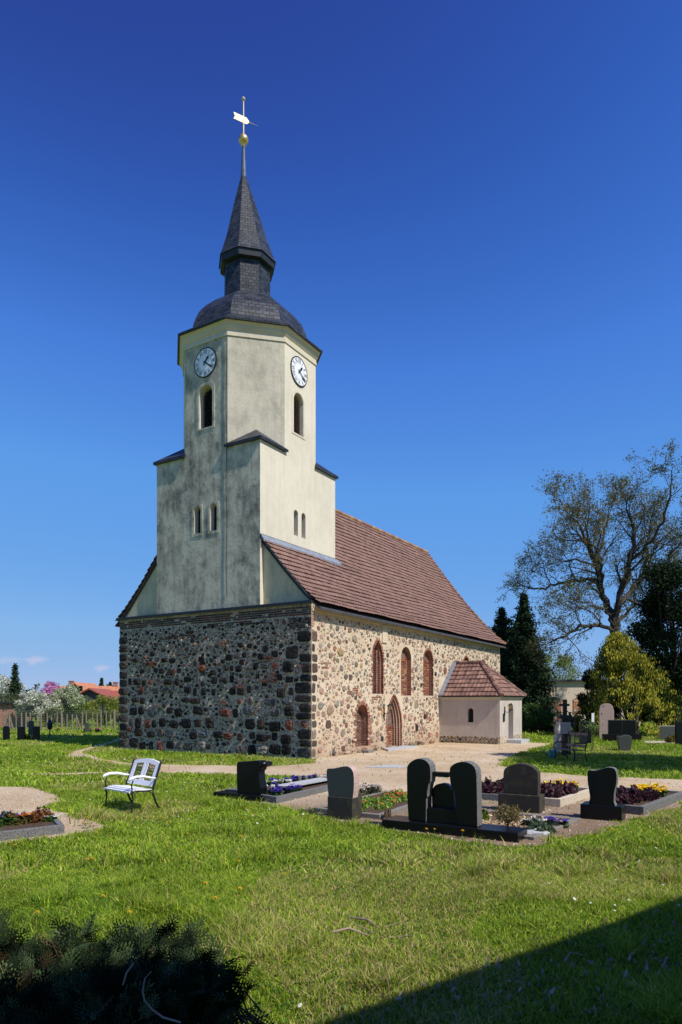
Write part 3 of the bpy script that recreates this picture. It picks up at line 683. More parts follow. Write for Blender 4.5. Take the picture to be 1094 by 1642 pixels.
# ---- tower
TX, Y0, Y1 = 4.94, 2.16, 7.20; TCX, TCY = TX/2, (Y0+Y1)/2; AX, AY = TX/2, (Y1-Y0)/2
OB = 15.25
def octp(sx=0.0):
    k = math.tan(R(22.5)); ax, ay = AX+sx, AY+sx
    return [(TCX-ax, TCY+ay*k), (TCX-ax, TCY-ay*k), (TCX-ax*k, TCY-ay), (TCX+ax*k, TCY-ay), (TCX+ax, TCY-ay*k), (TCX+ax, TCY+ay*k), (TCX+ax*k, TCY+ay), (TCX-ax*k, TCY+ay)]
def octring(mb, prof, m=0):                      # stacked octagon outlines (offset, z)
    n0 = len(prof); V = [(x, y, z) for s_, z in prof for x, y in octp(s_)]
    f = [(i*8+j, i*8+(j+1) % 8, (i+1)*8+(j+1) % 8, (i+1)*8+j) for i in range(n0-1) for j in range(8)]
    f += [tuple(range(8))[::-1], tuple(range((n0-1)*8, n0*8))]; return mb.add(V, f, m)
o8 = octp(); ZT = 11.03
V = [(0, Y0, 5.21), (TX, Y0, 5.21), (TX, Y1, 5.21), (0, Y1, 5.21), (0, Y0, ZT), (TX, Y0, ZT), (TX, Y1, ZT), (0, Y1, ZT)]+[(x, y, ZT) for x, y in o8]+[(x, y, OB) for x, y in o8]
Fc = [(3, 2, 1, 0), (0, 4, 9, 8, 7, 3)[::-1], (0, 1, 5, 11, 10, 4), (1, 2, 6, 13, 12, 5), (2, 3, 7, 15, 14, 6), (4, 10, 9), (5, 12, 11), (6, 14, 13), (7, 8, 15)]
Fc += [(8+i, 8+(i+1) % 8, 16+(i+1) % 8, 16+i) for i in range(8)]+[tuple(range(16, 24))]
Fc[1] = (0, 3, 7, 8, 9, 4)[::1]
tb = MB(); tb.add(V, Fc, 0)
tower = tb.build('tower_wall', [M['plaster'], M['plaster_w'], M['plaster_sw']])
bm = bmesh.new(); bm.from_mesh(tower.data); bmesh.ops.recalc_face_normals(bm, faces=bm.faces); bm.to_mesh(tower.data); bm.free()
BW = arch(4.68, 11.95, 13.5, .62); BS = arch(2.33, 11.95, 13.5, .62)
SW = [arch(5.09, 8.12, 9.1, .30), arch(4.30, 8.12, 9.1, .30)]; SS = [arch(2.16, 8.12, 9.08, .27), arch(2.66, 8.12, 9.08, .27)]
booled(tower, [cutter(BW, 'w', 0, .35), cutter(BS, 's', Y0, .35)]+[cutter(a, 'w', 0, .22) for a in SW]+[cutter(a, 's', Y0, .22) for a in SS])
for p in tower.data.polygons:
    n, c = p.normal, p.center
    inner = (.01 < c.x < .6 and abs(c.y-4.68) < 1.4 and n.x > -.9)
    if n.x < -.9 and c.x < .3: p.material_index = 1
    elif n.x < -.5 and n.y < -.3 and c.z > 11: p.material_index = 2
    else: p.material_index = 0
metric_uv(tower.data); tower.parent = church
def belfry(side, o, at):
    w = MB(); (prism_w if side == 'w' else prism_s)(w, o, at+.33, .03); wi = w.build('belfry_window', M['void'], tower)
    l = MB(); x0, x1 = o[0][0], o[1][0]; z0 = o[0][1]
    n = 15
    for i in range(n):
        z = z0+.05+i*(1.42/n)
        h = .31; t = z+.06-(13.5-.31); hw = .31 if t < 0 else math.sqrt(max(.0, .31**2-t*t))
        if hw < .05: continue
        c = (x0+x1)/2
        if side == 's': l.add([(c-hw, at+.14, z), (c+hw, at+.14, z), (c+hw, at+.26, z+.09), (c-hw, at+.26, z+.09), (c-hw, at+.14, z-.012), (c+hw, at+.14, z-.012), (c+hw, at+.26, z+.078), (c-hw, at+.26, z+.078)], [(0, 1, 2, 3), (7, 6, 5, 4), (0, 4, 5, 1), (1, 5, 6, 2), (2, 6, 7, 3), (3, 7, 4, 0)])
        else: l.add([(at+.2, c-hw, z), (at+.2, c+hw, z), (at+.3, c+hw, z+.09), (at+.3, c-hw, z+.09), (at+.2, c-hw, z-.012), (at+.2, c+hw, z-.012), (at+.3, c+hw, z+.078), (at+.3, c-hw, z+.078)], [(0, 1, 2, 3), (7, 6, 5, 4), (0, 4, 5, 1), (1, 5, 6, 2), (2, 6, 7, 3), (3, 7, 4, 0)])
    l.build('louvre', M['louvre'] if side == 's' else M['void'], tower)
    s_ = MB(); cx = (x0+x1)/2
    big = [((a-cx)*1.42+cx, b+(.13 if b > z0+.2 else -.06)) for a, b in o]; mid = [((a-cx)*1.08+cx, b+(.02 if b > z0+.2 else 0)) for a, b in o]
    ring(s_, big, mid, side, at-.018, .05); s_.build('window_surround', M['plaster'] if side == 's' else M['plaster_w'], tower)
belfry('w', BW, 0); belfry('s', BS, Y0)
for side, lst, at in (('w', SW, 0), ('s', SS, Y0)):
    for o in lst:
        w = MB(); (prism_w if side == 'w' else prism_s)(w, o, at+.205, .03); w.build('slit_window', M['void'], tower)
        if side == 'w':
            cx = (o[0][0]+o[1][0])/2; s_ = MB()
            ring(s_, [((a-cx)*1.8+cx, b+(.12 if b > 8.3 else -.10)) for a, b in o], [((a-cx)*1.12+cx, b+(.02 if b > 8.3 else 0)) for a, b in o], side, at-.018, .05)
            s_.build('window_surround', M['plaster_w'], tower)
# corner roofs over the four square corners
k = math.tan(R(22.5))
for sx, sy in ((0, 0), (1, 0), (0, 1), (1, 1)):
    cx, cy = (0 if not sx else TX), (Y0 if not sy else Y1); dx, dy = (1 if not sx else -1), (1 if not sy else -1)
    a = AX*(1-k); b = AY*(1-k); e = .10
    c0 = np.array([cx-dx*e, cy-dy*e, ZT+.0]); A = np.array([cx-dx*e, cy+dy*(b+e), ZT]); B = np.array([cx+dx*(a+e), cy-dy*e, ZT]); ap = np.array([cx+dx*a*.56, cy+dy*b*.56, ZT+.80])
    V = [c0, A, B, ap, c0+[0, 0, .09], A+[0, 0, .09], B+[0, 0, .09]]
    mb = MB(); mb.add(V, [(0, 1, 2), (4, 5, 3), (4, 3, 6), (0, 4, 5, 1), (0, 2, 6, 4), (1, 5, 3), (2, 3, 6), (1, 3, 2)])
    ob = mb.build('corner_roof', M['slate'], church)
    bm = bmesh.new(); bm.from_mesh(ob.data); bmesh.ops.recalc_face_normals(bm, faces=bm.faces); bm.to_mesh(ob.data); bm.free(); metric_uv(ob.data)
# flashings where the tiles meet the tower
mb = MB(); mb.box((-.02, Y0-.035, 7.60), (TX+.01, Y0-.004, 7.74)); mb.build('upstand_flashing', M['dark_metal'], church)
mb = MB(); mb.add([(.0, Y0-.17, rz(Y0-.17)+.075), (TX+.25, Y0-.17, rz(Y0-.17)+.075), (TX+.12, Y0-.03, rz(Y0)+.075), (.0, Y0-.03, rz(Y0)+.075), (.0, Y0-.17, rz(Y0-.17)-.0), (TX+.25, Y0-.17, rz(Y0-.17)-.0), (TX+.12, Y0-.03, rz(Y0)-.0), (0, Y0-.03, rz(Y0)-.0)], [(0, 1, 2, 3), (0, 4, 5, 1), (1, 5, 6, 2), (2, 6, 7, 3), (3, 7, 4, 0)])
mb.build('lead_flashing', M['zinc'], church)
# conductor wire down the west face
mb = MB(); pts = [(-.03, 3.66-.02*math.sin(i*1.3), 15.0-i*.62) for i in range(16)]; mb.tube(pts, .012, 5); mb.build('conductor_wire', M['dark_metal'], church)
# cornice and slated roofs of the tower
mb = MB(); octring(mb, [(.035, 15.05), (.035, 15.17), (.02, 15.17), (.02, 15.25), (.07, 15.32), (.10, 15.40), (.10, 15.44), (.15, 15.50), (.19, 15.56)]); mb.build('cornice', M['trim'], church)
mb = MB(); octring(mb, [(.25, 15.54), (.26, 15.60), (.12, 15.72), (-.28, 16.0), (-.36, 16.3), (-.52, 16.7), (-.78, 17.05), (-1.15, 17.4), (-1.62, 17.72)]); mb.build('dome_roof', M['slate'], church)
K8 = 1/math.cos(R(22.5)); lx = -.035/1
def oct(mb, prof, m=0, lean=(0, 0)):
    mb.lathe([(r_*K8, z) for r_, z in prof], TCX-.03, TCY+.05, 8, m, rot=R(22.5), lean=lean); return mb
mb = MB(); oct(mb, [(.88, 17.62), (.86, 19.1)]); mb.build('lantern', M['slate_small'], church)
mb = MB(); oct(mb, [(.90, 18.98), (1.02, 19.02), (1.05, 19.28), (.92, 19.30)]); mb.build('lantern_eave', M['dark_metal'], church)
mb = MB(); oct(mb, [(1.09, 19.26), (1.02, 19.42), (.80, 20.1), (.60, 20.9), (.37, 21.8), (.11, 22.75)], lean=(-.02, .035)); mb.build('spire', M['slate_small'], church)
sx, sy = TCX-.03-.07, TCY+.05+.13
mb = MB(); mb.tube([(sx, sy, 22.65), (sx, sy, 24.08)], [.115, .055], 10); mb.build('spire_spike', M['spike'], church)
mb = MB(); mb.lathe([(.03, 23.95), (.09, 24.00), (.06, 24.07), (.16, 24.12), (.20, 24.23), (.20, 24.29), (.15, 24.39), (.05, 24.46)], sx, sy, 18); mb.build('orb', M['gold'], church, True)
mb = MB(); mb.tube([(sx, sy, 24.42), (sx, sy, 25.87)], [.032, .022], 8); mb.lathe([(.01, 25.79), (.06, 25.83), (.08, 25.88), (.05, 25.94), (.01, 25.97)], sx, sy, 10); vane = mb.build('weather_vane', M['gold_pale'], church)
d = -RGT*.87-FWD*.5; u = (d[0], d[1], 0); nn_ = (-d[1], d[0], 0)
mb = MB(); mb.prism([(-.12, -.13), (.42, -.12), (.36, .0), (.42, .13), (-.12, .13), (-.26, 0)], (sx, sy, 25.05), u, UZ, nn_, .02)
mb.build('banner', M['gold_pale'], vane)
mb = MB(); mb.prism([(-.22, -.02), (-.60, -.008), (-.60, .008), (-.22, .02)], (sx, sy, 25.05), u, UZ, nn_, .02); mb.build('pointer', M['dark_metal'], vane)
# ---- clocks
def textmesh(s, size):
    c = bpy.data.curves.new('numeral', 'FONT'); c.body = s; c.size = size; c.align_x = 'CENTER'; c.align_y = 'CENTER'; c.extrude = .004
    o = bpy.data.objects.new('numeral', c); COL.objects.link(o); dg = bpy.context.evaluated_depsgraph_get(); dg.update()
    me = bpy.data.meshes.new_from_object(o.evaluated_get(dg)); v = np.zeros(len(me.vertices)*3); me.vertices.foreach_get('co', v)
    f = [tuple(p.vertices) for p in me.polygons]; bpy.data.objects.remove(o); return v.reshape(-1, 3), f
NUM = ['XII', 'I', 'II', 'III', 'IIII', 'V', 'VI', 'VII', 'VIII', 'IX', 'X', 'XI']
def clock(side, c, z, rad, rx):
    def T(a, b, d):                               # a to the right on the dial, b up, d outwards
        return np.stack([c+a, np.full_like(a, Y0)-d, z+b], -1) if side == 's' else np.stack([-d, c-a, z+b], -1)
    def disc(r, d0, d1, m, name, par, inner=None):
        mb = MB(); th = np.arange(40)*2*math.pi/40
        rr_ = [(inner, d0), (r, d0), (r, d1), (inner, d1)] if inner else [(r, d0), (r, d1)]
        V = np.vstack([T(a*np.cos(th)*rx, a*np.sin(th), np.full(40, d)) for a, d in rr_]); n = len(rr_)
        f = [(i*40+j, i*40+(j+1) % 40, ((i+1) % n)*40+(j+1) % 40, ((i+1) % n)*40+j) for i in range(n if inner else 1) for j in range(40)]
        if not inner: f += [tuple(range(40)), tuple(range(40, 80))[::-1]]
        mb.add(V, f); ob = mb.build(name, m, par); bm = bmesh.new(); bm.from_mesh(ob.data); bmesh.ops.recalc_face_normals(bm, faces=bm.faces); bm.to_mesh(ob.data); bm.free(); return ob
    dial = disc(rad, .005, .035, M['clock_white'], 'clock_face', church)
    disc(rad+.03, .0, .042, M['clock_black'], 'clock_rim', dial, rad-.005)
    disc(rad*.60, .036, .038, M['clock_black'], 'chapter_ring', dial, rad*.585)
    for i, s_ in enumerate(NUM):
        mb = MB()
        a = -i*math.pi/6; v, f = textmesh(s_, rad*.36); w = v[:, 0]*.85; h = v[:, 1]*1.15
        x_ = w*math.cos(a)-h*math.sin(a)-math.sin(a)*rad*.78; y_ = w*math.sin(a)+h*math.cos(a)+math.cos(a)*rad*.78
        mb.add(T(x_*rx, y_, .039+v[:, 2]*.5), f); mb.build('numeral', M['clock_black'], dial)
    for name, ang, ln, wd, dz in (('hour_hand', -R(40.5), rad*.55, .05, .050), ('minute_hand', -R(126), rad*.86, .034, .058)):
        pl = [(-wd*.4, -rad*.2), (wd*.4, -rad*.2), (wd*.5, 0), (wd*.6, ln*.5), (wd*1.1, ln*.66), (0, ln), (-wd*1.1, ln*.66), (-wd*.6, ln*.5), (-wd*.5, 0)]
        x_ = np.array([p[0]*math.cos(ang)-p[1]*math.sin(ang) for p in pl]); y_ = np.array([p[0]*math.sin(ang)+p[1]*math.cos(ang) for p in pl]); n = len(pl)
        mb = MB(); V = np.vstack([T(x_*rx, y_, np.full(n, dz)), T(x_*rx, y_, np.full(n, dz+.006))])
        mb.add(V, [tuple(range(n)), tuple(range(n, 2*n))[::-1]]+[(i, (i+1) % n, n+(i+1) % n, n+i) for i in range(n)]); mb.build(name, M['clock_black'], dial)
clock('w', 4.68, 14.33, .51, 1.0); clock('s', 2.33, 14.33, .51, 1.0)
# ---- porch
PX0, PX1, PY = 10.62, 13.92, -2.88
mb = MB(); mb.box((PX0, PY, -.2), (PX1, .05, 2.06)); porch = mb.build('porch', [M['plaster_porch'], M['plaster']])
PD = arch(12.2, .16, 1.84, .72); PWn = arch(-1.52, .96, 1.6, .27)
booled(porch, [cutter(PD, 's', PY, .45), cutter(PWn, 'w', PX0, .2)])
for p in porch.data.polygons: p.material_index = 0
porch.parent = church; porch['label'] = 'small plastered porch with hipped tile roof on the south side'
q = MB(); prism_s(q, PD, PY+.40, .03); q.build('porch_door', M['louvre'], porch)
q = MB(); prism_w(q, PWn, PX0+.17, .03); q.build('slit_window', M['void'], porch)
q = MB(); q.box((PX0-.012, PY-.012, -.1), (11.8, 0, .33)); q.box((12.6, PY-.012, -.1), (PX1+.012, 0, .33))
lp_ = scatter(PY, 0, .0, .33, [(900, .05, .10, .012, (0, .4)), (900, .03, .05, .01, (0, .4))], lambda *a: True, 5); stones(q, lp_, 'w', PX0-.012, PALS, .02, 1, 4, dark=.6)
q.build('porch_plinth', [M['mortar_w'], M['stone']], porch)
q = MB()
for (a, b, e) in ((1.98, 2.06, .03), (2.06, 2.13, .08)): q.box((PX0-e, PY-e, a), (PX1+e, 0, b))
q.build('porch_cornice', M['trim'], porch)
EX = (PX0-.12, PX1+.12, PY-.14); RZ0, RZ1, RY = 2.13, 3.72, -1.42; MX = (PX0+PX1)/2
def pm_w(c): return c[:, 1]-EX[2] >= (c[:, 0]-EX[0])/(MX-EX[0])*(RY-EX[2])-.02
def pm_e(c): return c[:, 1]-EX[2] >= (EX[1]-c[:, 0])/(EX[1]-MX)*(RY-EX[2])-.02
def pm_s(c):
    f_ = (c[:, 1]-EX[2])/(RY-EX[2]); return (c[:, 0] >= EX[0]+(MX-EX[0])*f_-.02) & (c[:, 0] <= EX[1]-(EX[1]-MX)*f_+.02)
PC = ((.24, .13, .10), (.19, .10, .08), (.30, .17, .13), (.15, .085, .07))
q = MB()
tileroof(q, (EX[0], -.02), np.array([0, -1.]), -.02-EX[2], [(0, RZ0), (MX-EX[0], RZ1)], None, rh=.28, cw=.2, mask=pm_w, seed=3, col=PC)
tileroof(q, (EX[1], -.02), np.array([0, -1.]), -.02-EX[2], [(0, RZ0), (EX[1]-MX, RZ1)], None, flip=True, rh=.28, cw=.2, mask=pm_e, seed=4, col=PC)
tileroof(q, (EX[0], EX[2]), np.array([1., 0]), EX[1]-EX[0], [(0, RZ0), (RY-EX[2], RZ1)], None, rh=.28, cw=.2, mask=pm_s, seed=5, col=PC)
q.add([(EX[0], 0, RZ0-.02), (EX[0], EX[2], RZ0-.02), (EX[1], EX[2], RZ0-.02), (EX[1], 0, RZ0-.02), (MX, 0, RZ1-.02), (MX, RY, RZ1-.02)], [(0, 1, 5, 4), (1, 2, 5), (2, 3, 4, 5), (3, 0, 4), (0, 3, 2, 1)], 1)
proof = q.build('porch_roof', [M['tile'], M['dark_board']], porch)
q = MB()
for a, b in (((EX[0], EX[2], RZ0), (MX, RY, RZ1)), ((EX[1], EX[2], RZ0), (MX, RY, RZ1)), ((MX, RY, RZ1), (MX, 0, RZ1))):
    a, b = np.array(a), np.array(b); n = int(np.linalg.norm(b-a)/.33)
    for i in range(n): q.tube([a+(b-a)*i/n+(0, 0, .05), a+(b-a)*(i+1.1)/n+(0, 0, .035)], [.1, .085], 7, 0, np.array(PC[i % 4])*.95)
q.build('hip_tiles', M['tile'], porch)
q = MB(); q.add([(EX[0]-.02, -.03, RZ0+.0), (EX[0]-.02, -.20, RZ0+.0), (MX, -.20, RZ1+.06), (MX, -.03, RZ1+.06), (EX[0]-.02, -.03, RZ0+.09), (EX[0]-.02, -.20, RZ0+.09), (MX, -.20, RZ1+.15), (MX, -.03, RZ1+.15)], [(0, 1, 2, 3), (4, 7, 6, 5), (0, 4, 5, 1), (1, 5, 6, 2), (2, 6, 7, 3), (3, 7, 4, 0)])
q.build('lead_flashing', M['zinc'], porch)
q = MB(); q.box((11.02, PY-.03, 1.0), (11.26, PY-.002, 1.36)); q.build('notice_board', M['dark_metal'], porch)
def lantern(par, x, y, z, name='wall_lantern'):
    q = MB(); q.box((x-.03, y-.04, z-.35), (x+.03, y-.002, z+.05)); q.tube([(x, y-.02, z-.15), (x, y-.15, z-.22), (x, y-.28, z-.12), (x, y-.28, z-.05)], .012, 6)
    q.lathe([(.02, z+.19), (.11, z+.13), (.12, z+.11)], x, y-.28, 6); q.lathe([(.11, z+.11), (.112, z+.125)], x, y-.28, 6); q.lathe([(.05, z-.07), (.06, z-.05)], x, y-.28, 6)
    for i in range(6):
        t = i*math.pi/3; q.tube([(x+.058*math.cos(t), y-.28+.058*math.sin(t), z-.05), (x+.105*math.cos(t), y-.28+.105*math.sin(t), z+.11)], .006, 4)
    o = q.build(name, M['black_iron'], par)
    q = MB(); q.lathe([(.05, z-.048), (.095, z+.108)], x, y-.28, 6); q.build('lantern_glass', M['glass'], par)
lantern(porch, 11.25, PY, 1.62); lantern(nave, 5.08, 0, 1.62)
# lower sacristy roof peeping out behind the porch
mb = MB(); mb.box((15.7, -.85, -.1), (17.4, .0, 2.6)); an = mb.build('annex', M['brick_dark'], church)
q = MB(); q.add([(15.6, -1.0, 2.55), (17.5, -1.0, 2.55), (17.5, 0, 3.4), (15.6, 0, 3.4), (15.6, -1.0, 2.45), (17.5, -1.0, 2.45), (17.5, 0, 3.3), (15.6, 0, 3.3)], [(0, 1, 2, 3), (7, 6, 5, 4), (0, 4, 5, 1), (1, 5, 6, 2), (2, 6, 7, 3), (3, 7, 4, 0)]); q.build('annex_roof', M['brick_dark'], an)

# ------------------------------------------------------------------ graves
def W(px, py, x): return WX(px, py, x)
def zoompts(pts, x0, y0, s): return [(x0+a/s, y0+b/s) for a, b in pts]
def smooth(poly, it=1):                          # Chaikin on an open run between the two bottom corners
    for _ in range(it):
        q = [poly[0]]
        for a, b in zip(poly[:-1], poly[1:]): q += [(a[0]*.75+b[0]*.25, a[1]*.75+b[1]*.25), (a[0]*.25+b[0]*.75, a[1]*.25+b[1]*.75)]
        poly = q+[poly[-1]]
    return poly
def bevel(o, w=.008, seg=2):
    m = o.modifiers.new('bevel', 'BEVEL'); m.width = w; m.segments = seg; m.limit_method = 'ANGLE'; m.angle_limit = R(40); return o
def stele(mb, pix, x, t, it=0, fix=None):        # outline seen on the west face, thickness t eastwards
    pl = [W(a, b, x) for a, b in pix]
    pl = [pl[0]]+(smooth(pl[1:-1], it) if it else pl[1:-1])+[pl[-1]]
    if fix is not None: pl[0] = (pl[0][0], fix); pl[-1] = (pl[-1][0], fix)
    return mb.prism(pl, (x, 0, 0), UY, UZ, (1, 0, 0), t, 0, msides=1)
def grave_stone(label, x, y, mats, pixs, pl, t, it=1, plm=None, plx=0):
    # pixs: outline (picture); pl: plinth (yN, yS, height, x from, x to)
    r_ = thing('headstone', (x, y, 0), label, 'headstone')
    yN, yS, h, xa, xb = pl
    q = MB(); stele(q, pixs, x, t, it, fix=h-.001); o = q.build('slab', mats, None, loc=(x, y, 0)); o.parent = r_; o.location = (0, 0, 0); bevel(o)
    q = MB(); q.box((xa-x, min(yN, yS)-y, -.02), (xb-x, max(yN, yS)-y, h)); o = q.build('plinth', plm or mats[1], r_); bevel(o, .01)
    return r_
# A polished black stone with curled top, left
pA = zoompts([(183, 300), (181, 210), (180, 125), (188, 114), (205, 118), (235, 116), (265, 110), (300, 109), (318, 112), (322, 165), (308, 168), (312, 215), (322, 270), (320, 300)], 330, 1190, 3.647)
gA = grave_stone('black polished headstone with a curled scroll top on the far left of the plots', -8.5, -4.1, [M['granite_black'], M['granite_black']], pA, (-3.45, -4.62, .12, -8.62, -8.2), .2, 1)
yy, zz_ = W(330+336/3.647, 1190+132/3.647, -8.5); q = MB(); q.tube([(-.04, yy+4.1+.02, zz_), (.24, yy+4.1+.02, zz_)], .055, 14); q.build('scroll', M['granite_black'], gA, True)
pB = zoompts([(718, 365), (716, 300), (708, 210), (706, 157), (725, 154), (745, 155), (790, 145), (815, 141), (835, 143), (852, 156), (864, 178), (867, 215), (867, 270), (860, 330), (858, 368)], 330, 1190, 3.647)
gB = grave_stone('grey headstone with a wavy top and rosy cut edge left of the double stone', -9.4, -6.85, [M['granite_grey'], M['granite_pink']], pB, (-6.63, -7.10, .36, -9.42, -9.1), .17, 1, M['granite_brown'])
pD = zoompts([(162, 270), (157, 220), (154, 150), (157, 113), (175, 97), (205, 84), (240, 80), (275, 84), (305, 96), (328, 115), (337, 130), (338, 200), (336, 275)], 760, 1200, 3.275)
gD = grave_stone('brown mossy headstone with a rounded top, between the little tree and the purple plants', -7.15, -9.1, [M['granite_brown'], M['granite_brown']], pD, (-8.74, -9.46, .30, -7.2, -6.85), .17, 1, M['granite_brown'])
pE = zoompts([(606, 325), (608, 295), (611, 255), (604, 215), (597, 170), (597, 125), (604, 113), (630, 119), (660, 113), (700, 100), (728, 102), (745, 112), (752, 150), (748, 190), (737, 230), (735, 280), (744, 332)], 760, 1200, 3.275)
gE = grave_stone('black wavy-sided headstone at the right end of the grave plots', -7.27, -10.45, [M['granite_black'], M['granite_rough']], pE, (-10.15, -10.78, .24, -7.32, -6.92), .16, 1, M['granite_black'])
# C the double stone
XC = -9.62
gC = thing('headstone', (XC, -8.7, 0), 'tall double black headstone, two arched slabs joined by a crossbar', 'headstone')
s4 = 4.208
cL = zoompts([(232, 575), (224, 400), (219, 175), (232, 148), (255, 128), (285, 113), (315, 112), (345, 122), (367, 142), (380, 168), (381, 262), (368, 285), (365, 300), (357, 345), (362, 372), (352, 378), (350, 585)], 600, 1190, s4)
cR = zoompts([(562, 622), (556, 520), (551, 420), (545, 345), (528, 320), (517, 295), (510, 240), (509, 178), (522, 160), (550, 142), (580, 134), (612, 133), (645, 142), (672, 160), (690, 195), (694, 300), (698, 636)], 600, 1190, s4)
cM = zoompts([(392, 480), (389, 335), (397, 308), (418, 287), (450, 279), (480, 281), (503, 295), (519, 320), (534, 322), (541, 490)], 600, 1190, s4)
for nm, pts, xx, t in (('slab', cL, XC, .20), ('slab', cR, XC, .20), ('inner_slab', cM, XC+.16, .14)):
    q = MB(); stele(q, pts, xx, t, 1 if nm != 'inner_slab' else 1, fix=.14 if nm == 'slab' else .34); o = q.build(nm, [M['granite_black'], M['granite_rough']], None, loc=(XC, -8.7, 0)); o.parent = gC; o.location = (0, 0, 0); bevel(o, .006)
a = W(600+400/s4, 1190+190/s4, XC+.3); b = W(600+520/s4, 1190+228/s4, XC+.3)
q = MB(); q.box((.28, -8.75+8.7-.0, b[1]-1e-3), (.42, -8.75+8.7, a[1])) if False else q.box((.06, b[0]+8.7-.05, b[1]), (.18, a[0]+8.7+.1, a[1])); q.build('crossbar', M['granite_black'], gC)
a = W(600+365/s4, 1190+485/s4, XC); b = W(600+562/s4, 1190+545/s4, XC)
q = MB(); q.box((.02, b[0]+8.7-.02, .13), (.34, a[0]+8.7+.02, .35)); bevel(q.build('middle_block', M['granite_black'], gC))
q = MB(); q.box((-.12, -9.86+8.7, -.02), (.34, -7.80+8.7, .135)); bevel(q.build('plinth', M['granite_black'], gC), .01)
# kerb frames round the plots (corner points on the ground), with soil
def plot(label, pts, h, w, mat, soil=M['soil'], cat='grave border', sh=.07):
    cx = sum(p[0] for p in pts)/len(pts); cy = sum(p[1] for p in pts)/len(pts)
    t = thing('grave_border', (cx, cy, 0), label, cat)
    P_ = [np.array(p)-(cx, cy) for p in pts]; n = len(P_)
    for i in range(n):
        a, b = P_[i], P_[(i+1) % n]; L = np.linalg.norm(b-a); d = (b-a)/L; nr = np.array([-d[1], d[0]])
        if np.dot(nr, -a) < 0: nr = -nr
        e = w*.5 if i % 2 == 0 else -w*.5-.002
        a2, b2 = a-d*e, b+d*e
        q = MB(); q.prism([tuple(a2-nr*w/2), tuple(b2-nr*w/2), tuple(b2+nr*w/2), tuple(a2+nr*w/2)], (0, 0, -.02), UX, UY, UZ, h+.02); bevel(q.build('kerb', mat, t), .008)
    if soil:
        q = MB(); q.prism([tuple(p*.98) for p in P_], (0, 0, -.02), UX, UY, UZ, sh+.02-.0); q.build('soil_bed', soil, t)
    return t
plot('dark stone border of the plot with blue and white pansies', [(-8.2, -3.45), (-8.55, -4.95), (-5.45, -4.75), (-5.3, -3.45)], .13, .07, M['granite_rough'])
plot('low rough border round the yellow-green bed with red flowers', [(-9.0, -6.15), (-9.05, -7.38), (-6.5, -7.3), (-6.5, -6.15)], .08, .09, M['kerb'])
plot('sandstone border of the wood-chip plot behind the double headstone', [(-9.2, -7.95), (-9.4, -9.95), (-7.6, -10.15), (-7.6, -8.0)], .05, .12, M['kerb'], soil=None)
plot('pale stone border holding purple and yellow plants behind the brown headstone', [(-6.2, -8.85), (-6.25, -9.55), (-4.3, -9.75), (-4.3, -8.85)], .15, .09, M['kerb_tan'], sh=.12)
plot('dark stone border holding purple and yellow plants behind the wavy black headstone', [(-6.3, -10.1), (-6.42, -10.95), (-4.0, -11.35), (-3.9, -10.3)], .15, .09, M['granite_rough'], sh=.12)
plot('low black border with purple plants left of the brown headstone', [(-6.1, -7.8), (-6.1, -8.5), (-4.9, -8.5), (-4.9, -7.8)], .13, .08, M['granite_rough'], sh=.1)
kl = [G(98, 1337), G(84, 1322), G(-60, 1322), G(-40, 1354)]
plot('dark polished border of the small bed at the left edge', kl, .13, .08, M['granite_rough'], sh=.1)
tl = MB(); c_ = (-6.75, -4.15); tl.box((-.75, -.25, .13), (1.0, .10, .165)); o = tl.build('grave_slab', M['slab']); o.location = (-6.7, -4.15, 0); tag(o, 'pale grey slab lying among the blue and white pansies', 'slab')
# wood chips
r = np.random.default_rng(4); n = 2600
cx = r.uniform(-9.32, -7.65, n); cy = r.uniform(-9.98, -8.02, n)
th = r.uniform(0, 6.28, n); L_ = r.uniform(.015, .04, n); w_ = r.uniform(.006, .014, n); z_ = r.uniform(.012, .04, n)
dx = np.stack([np.cos(th)*L_, np.sin(th)*L_, r.normal(0, .008, n)], 1); dy = np.stack([-np.sin(th)*w_, np.cos(th)*w_, r.normal(0, .004, n)], 1); c0 = np.stack([cx, cy, z_], 1)
V = np.stack([c0-dx-dy, c0+dx-dy, c0+dx+dy, c0-dx+dy], 1).reshape(-1, 3); col = np.array([(.50, .36, .20), (.38, .24, .13), (.62, .50, .33), (.22, .14, .08)])[r.integers(0, 4, n)]
q = MB(); q.addnp(V, np.arange(4*n).reshape(n, 4), 0, np.repeat(col, 4, 0)); q.box((-9.33, -9.97, .004), (-7.66, -8.03, .013), 0, (.40, .28, .16))
tag(q.build('wood_chips', M['chips']), 'tan wood chip mulch covering the plot behind the double headstone', 'mulch', kind='stuff')
q = MB(); p = G(858, 1338); q.lathe([(.2, 0), (.21, .03), (.17, .05)], 0, 0, 9, sx=1.1); o = q.build('flat_stone', M['slab']); o.location = (p[0], p[1], .004); tag(o, 'round flat bluish stone lying in the wood chips', 'stone')

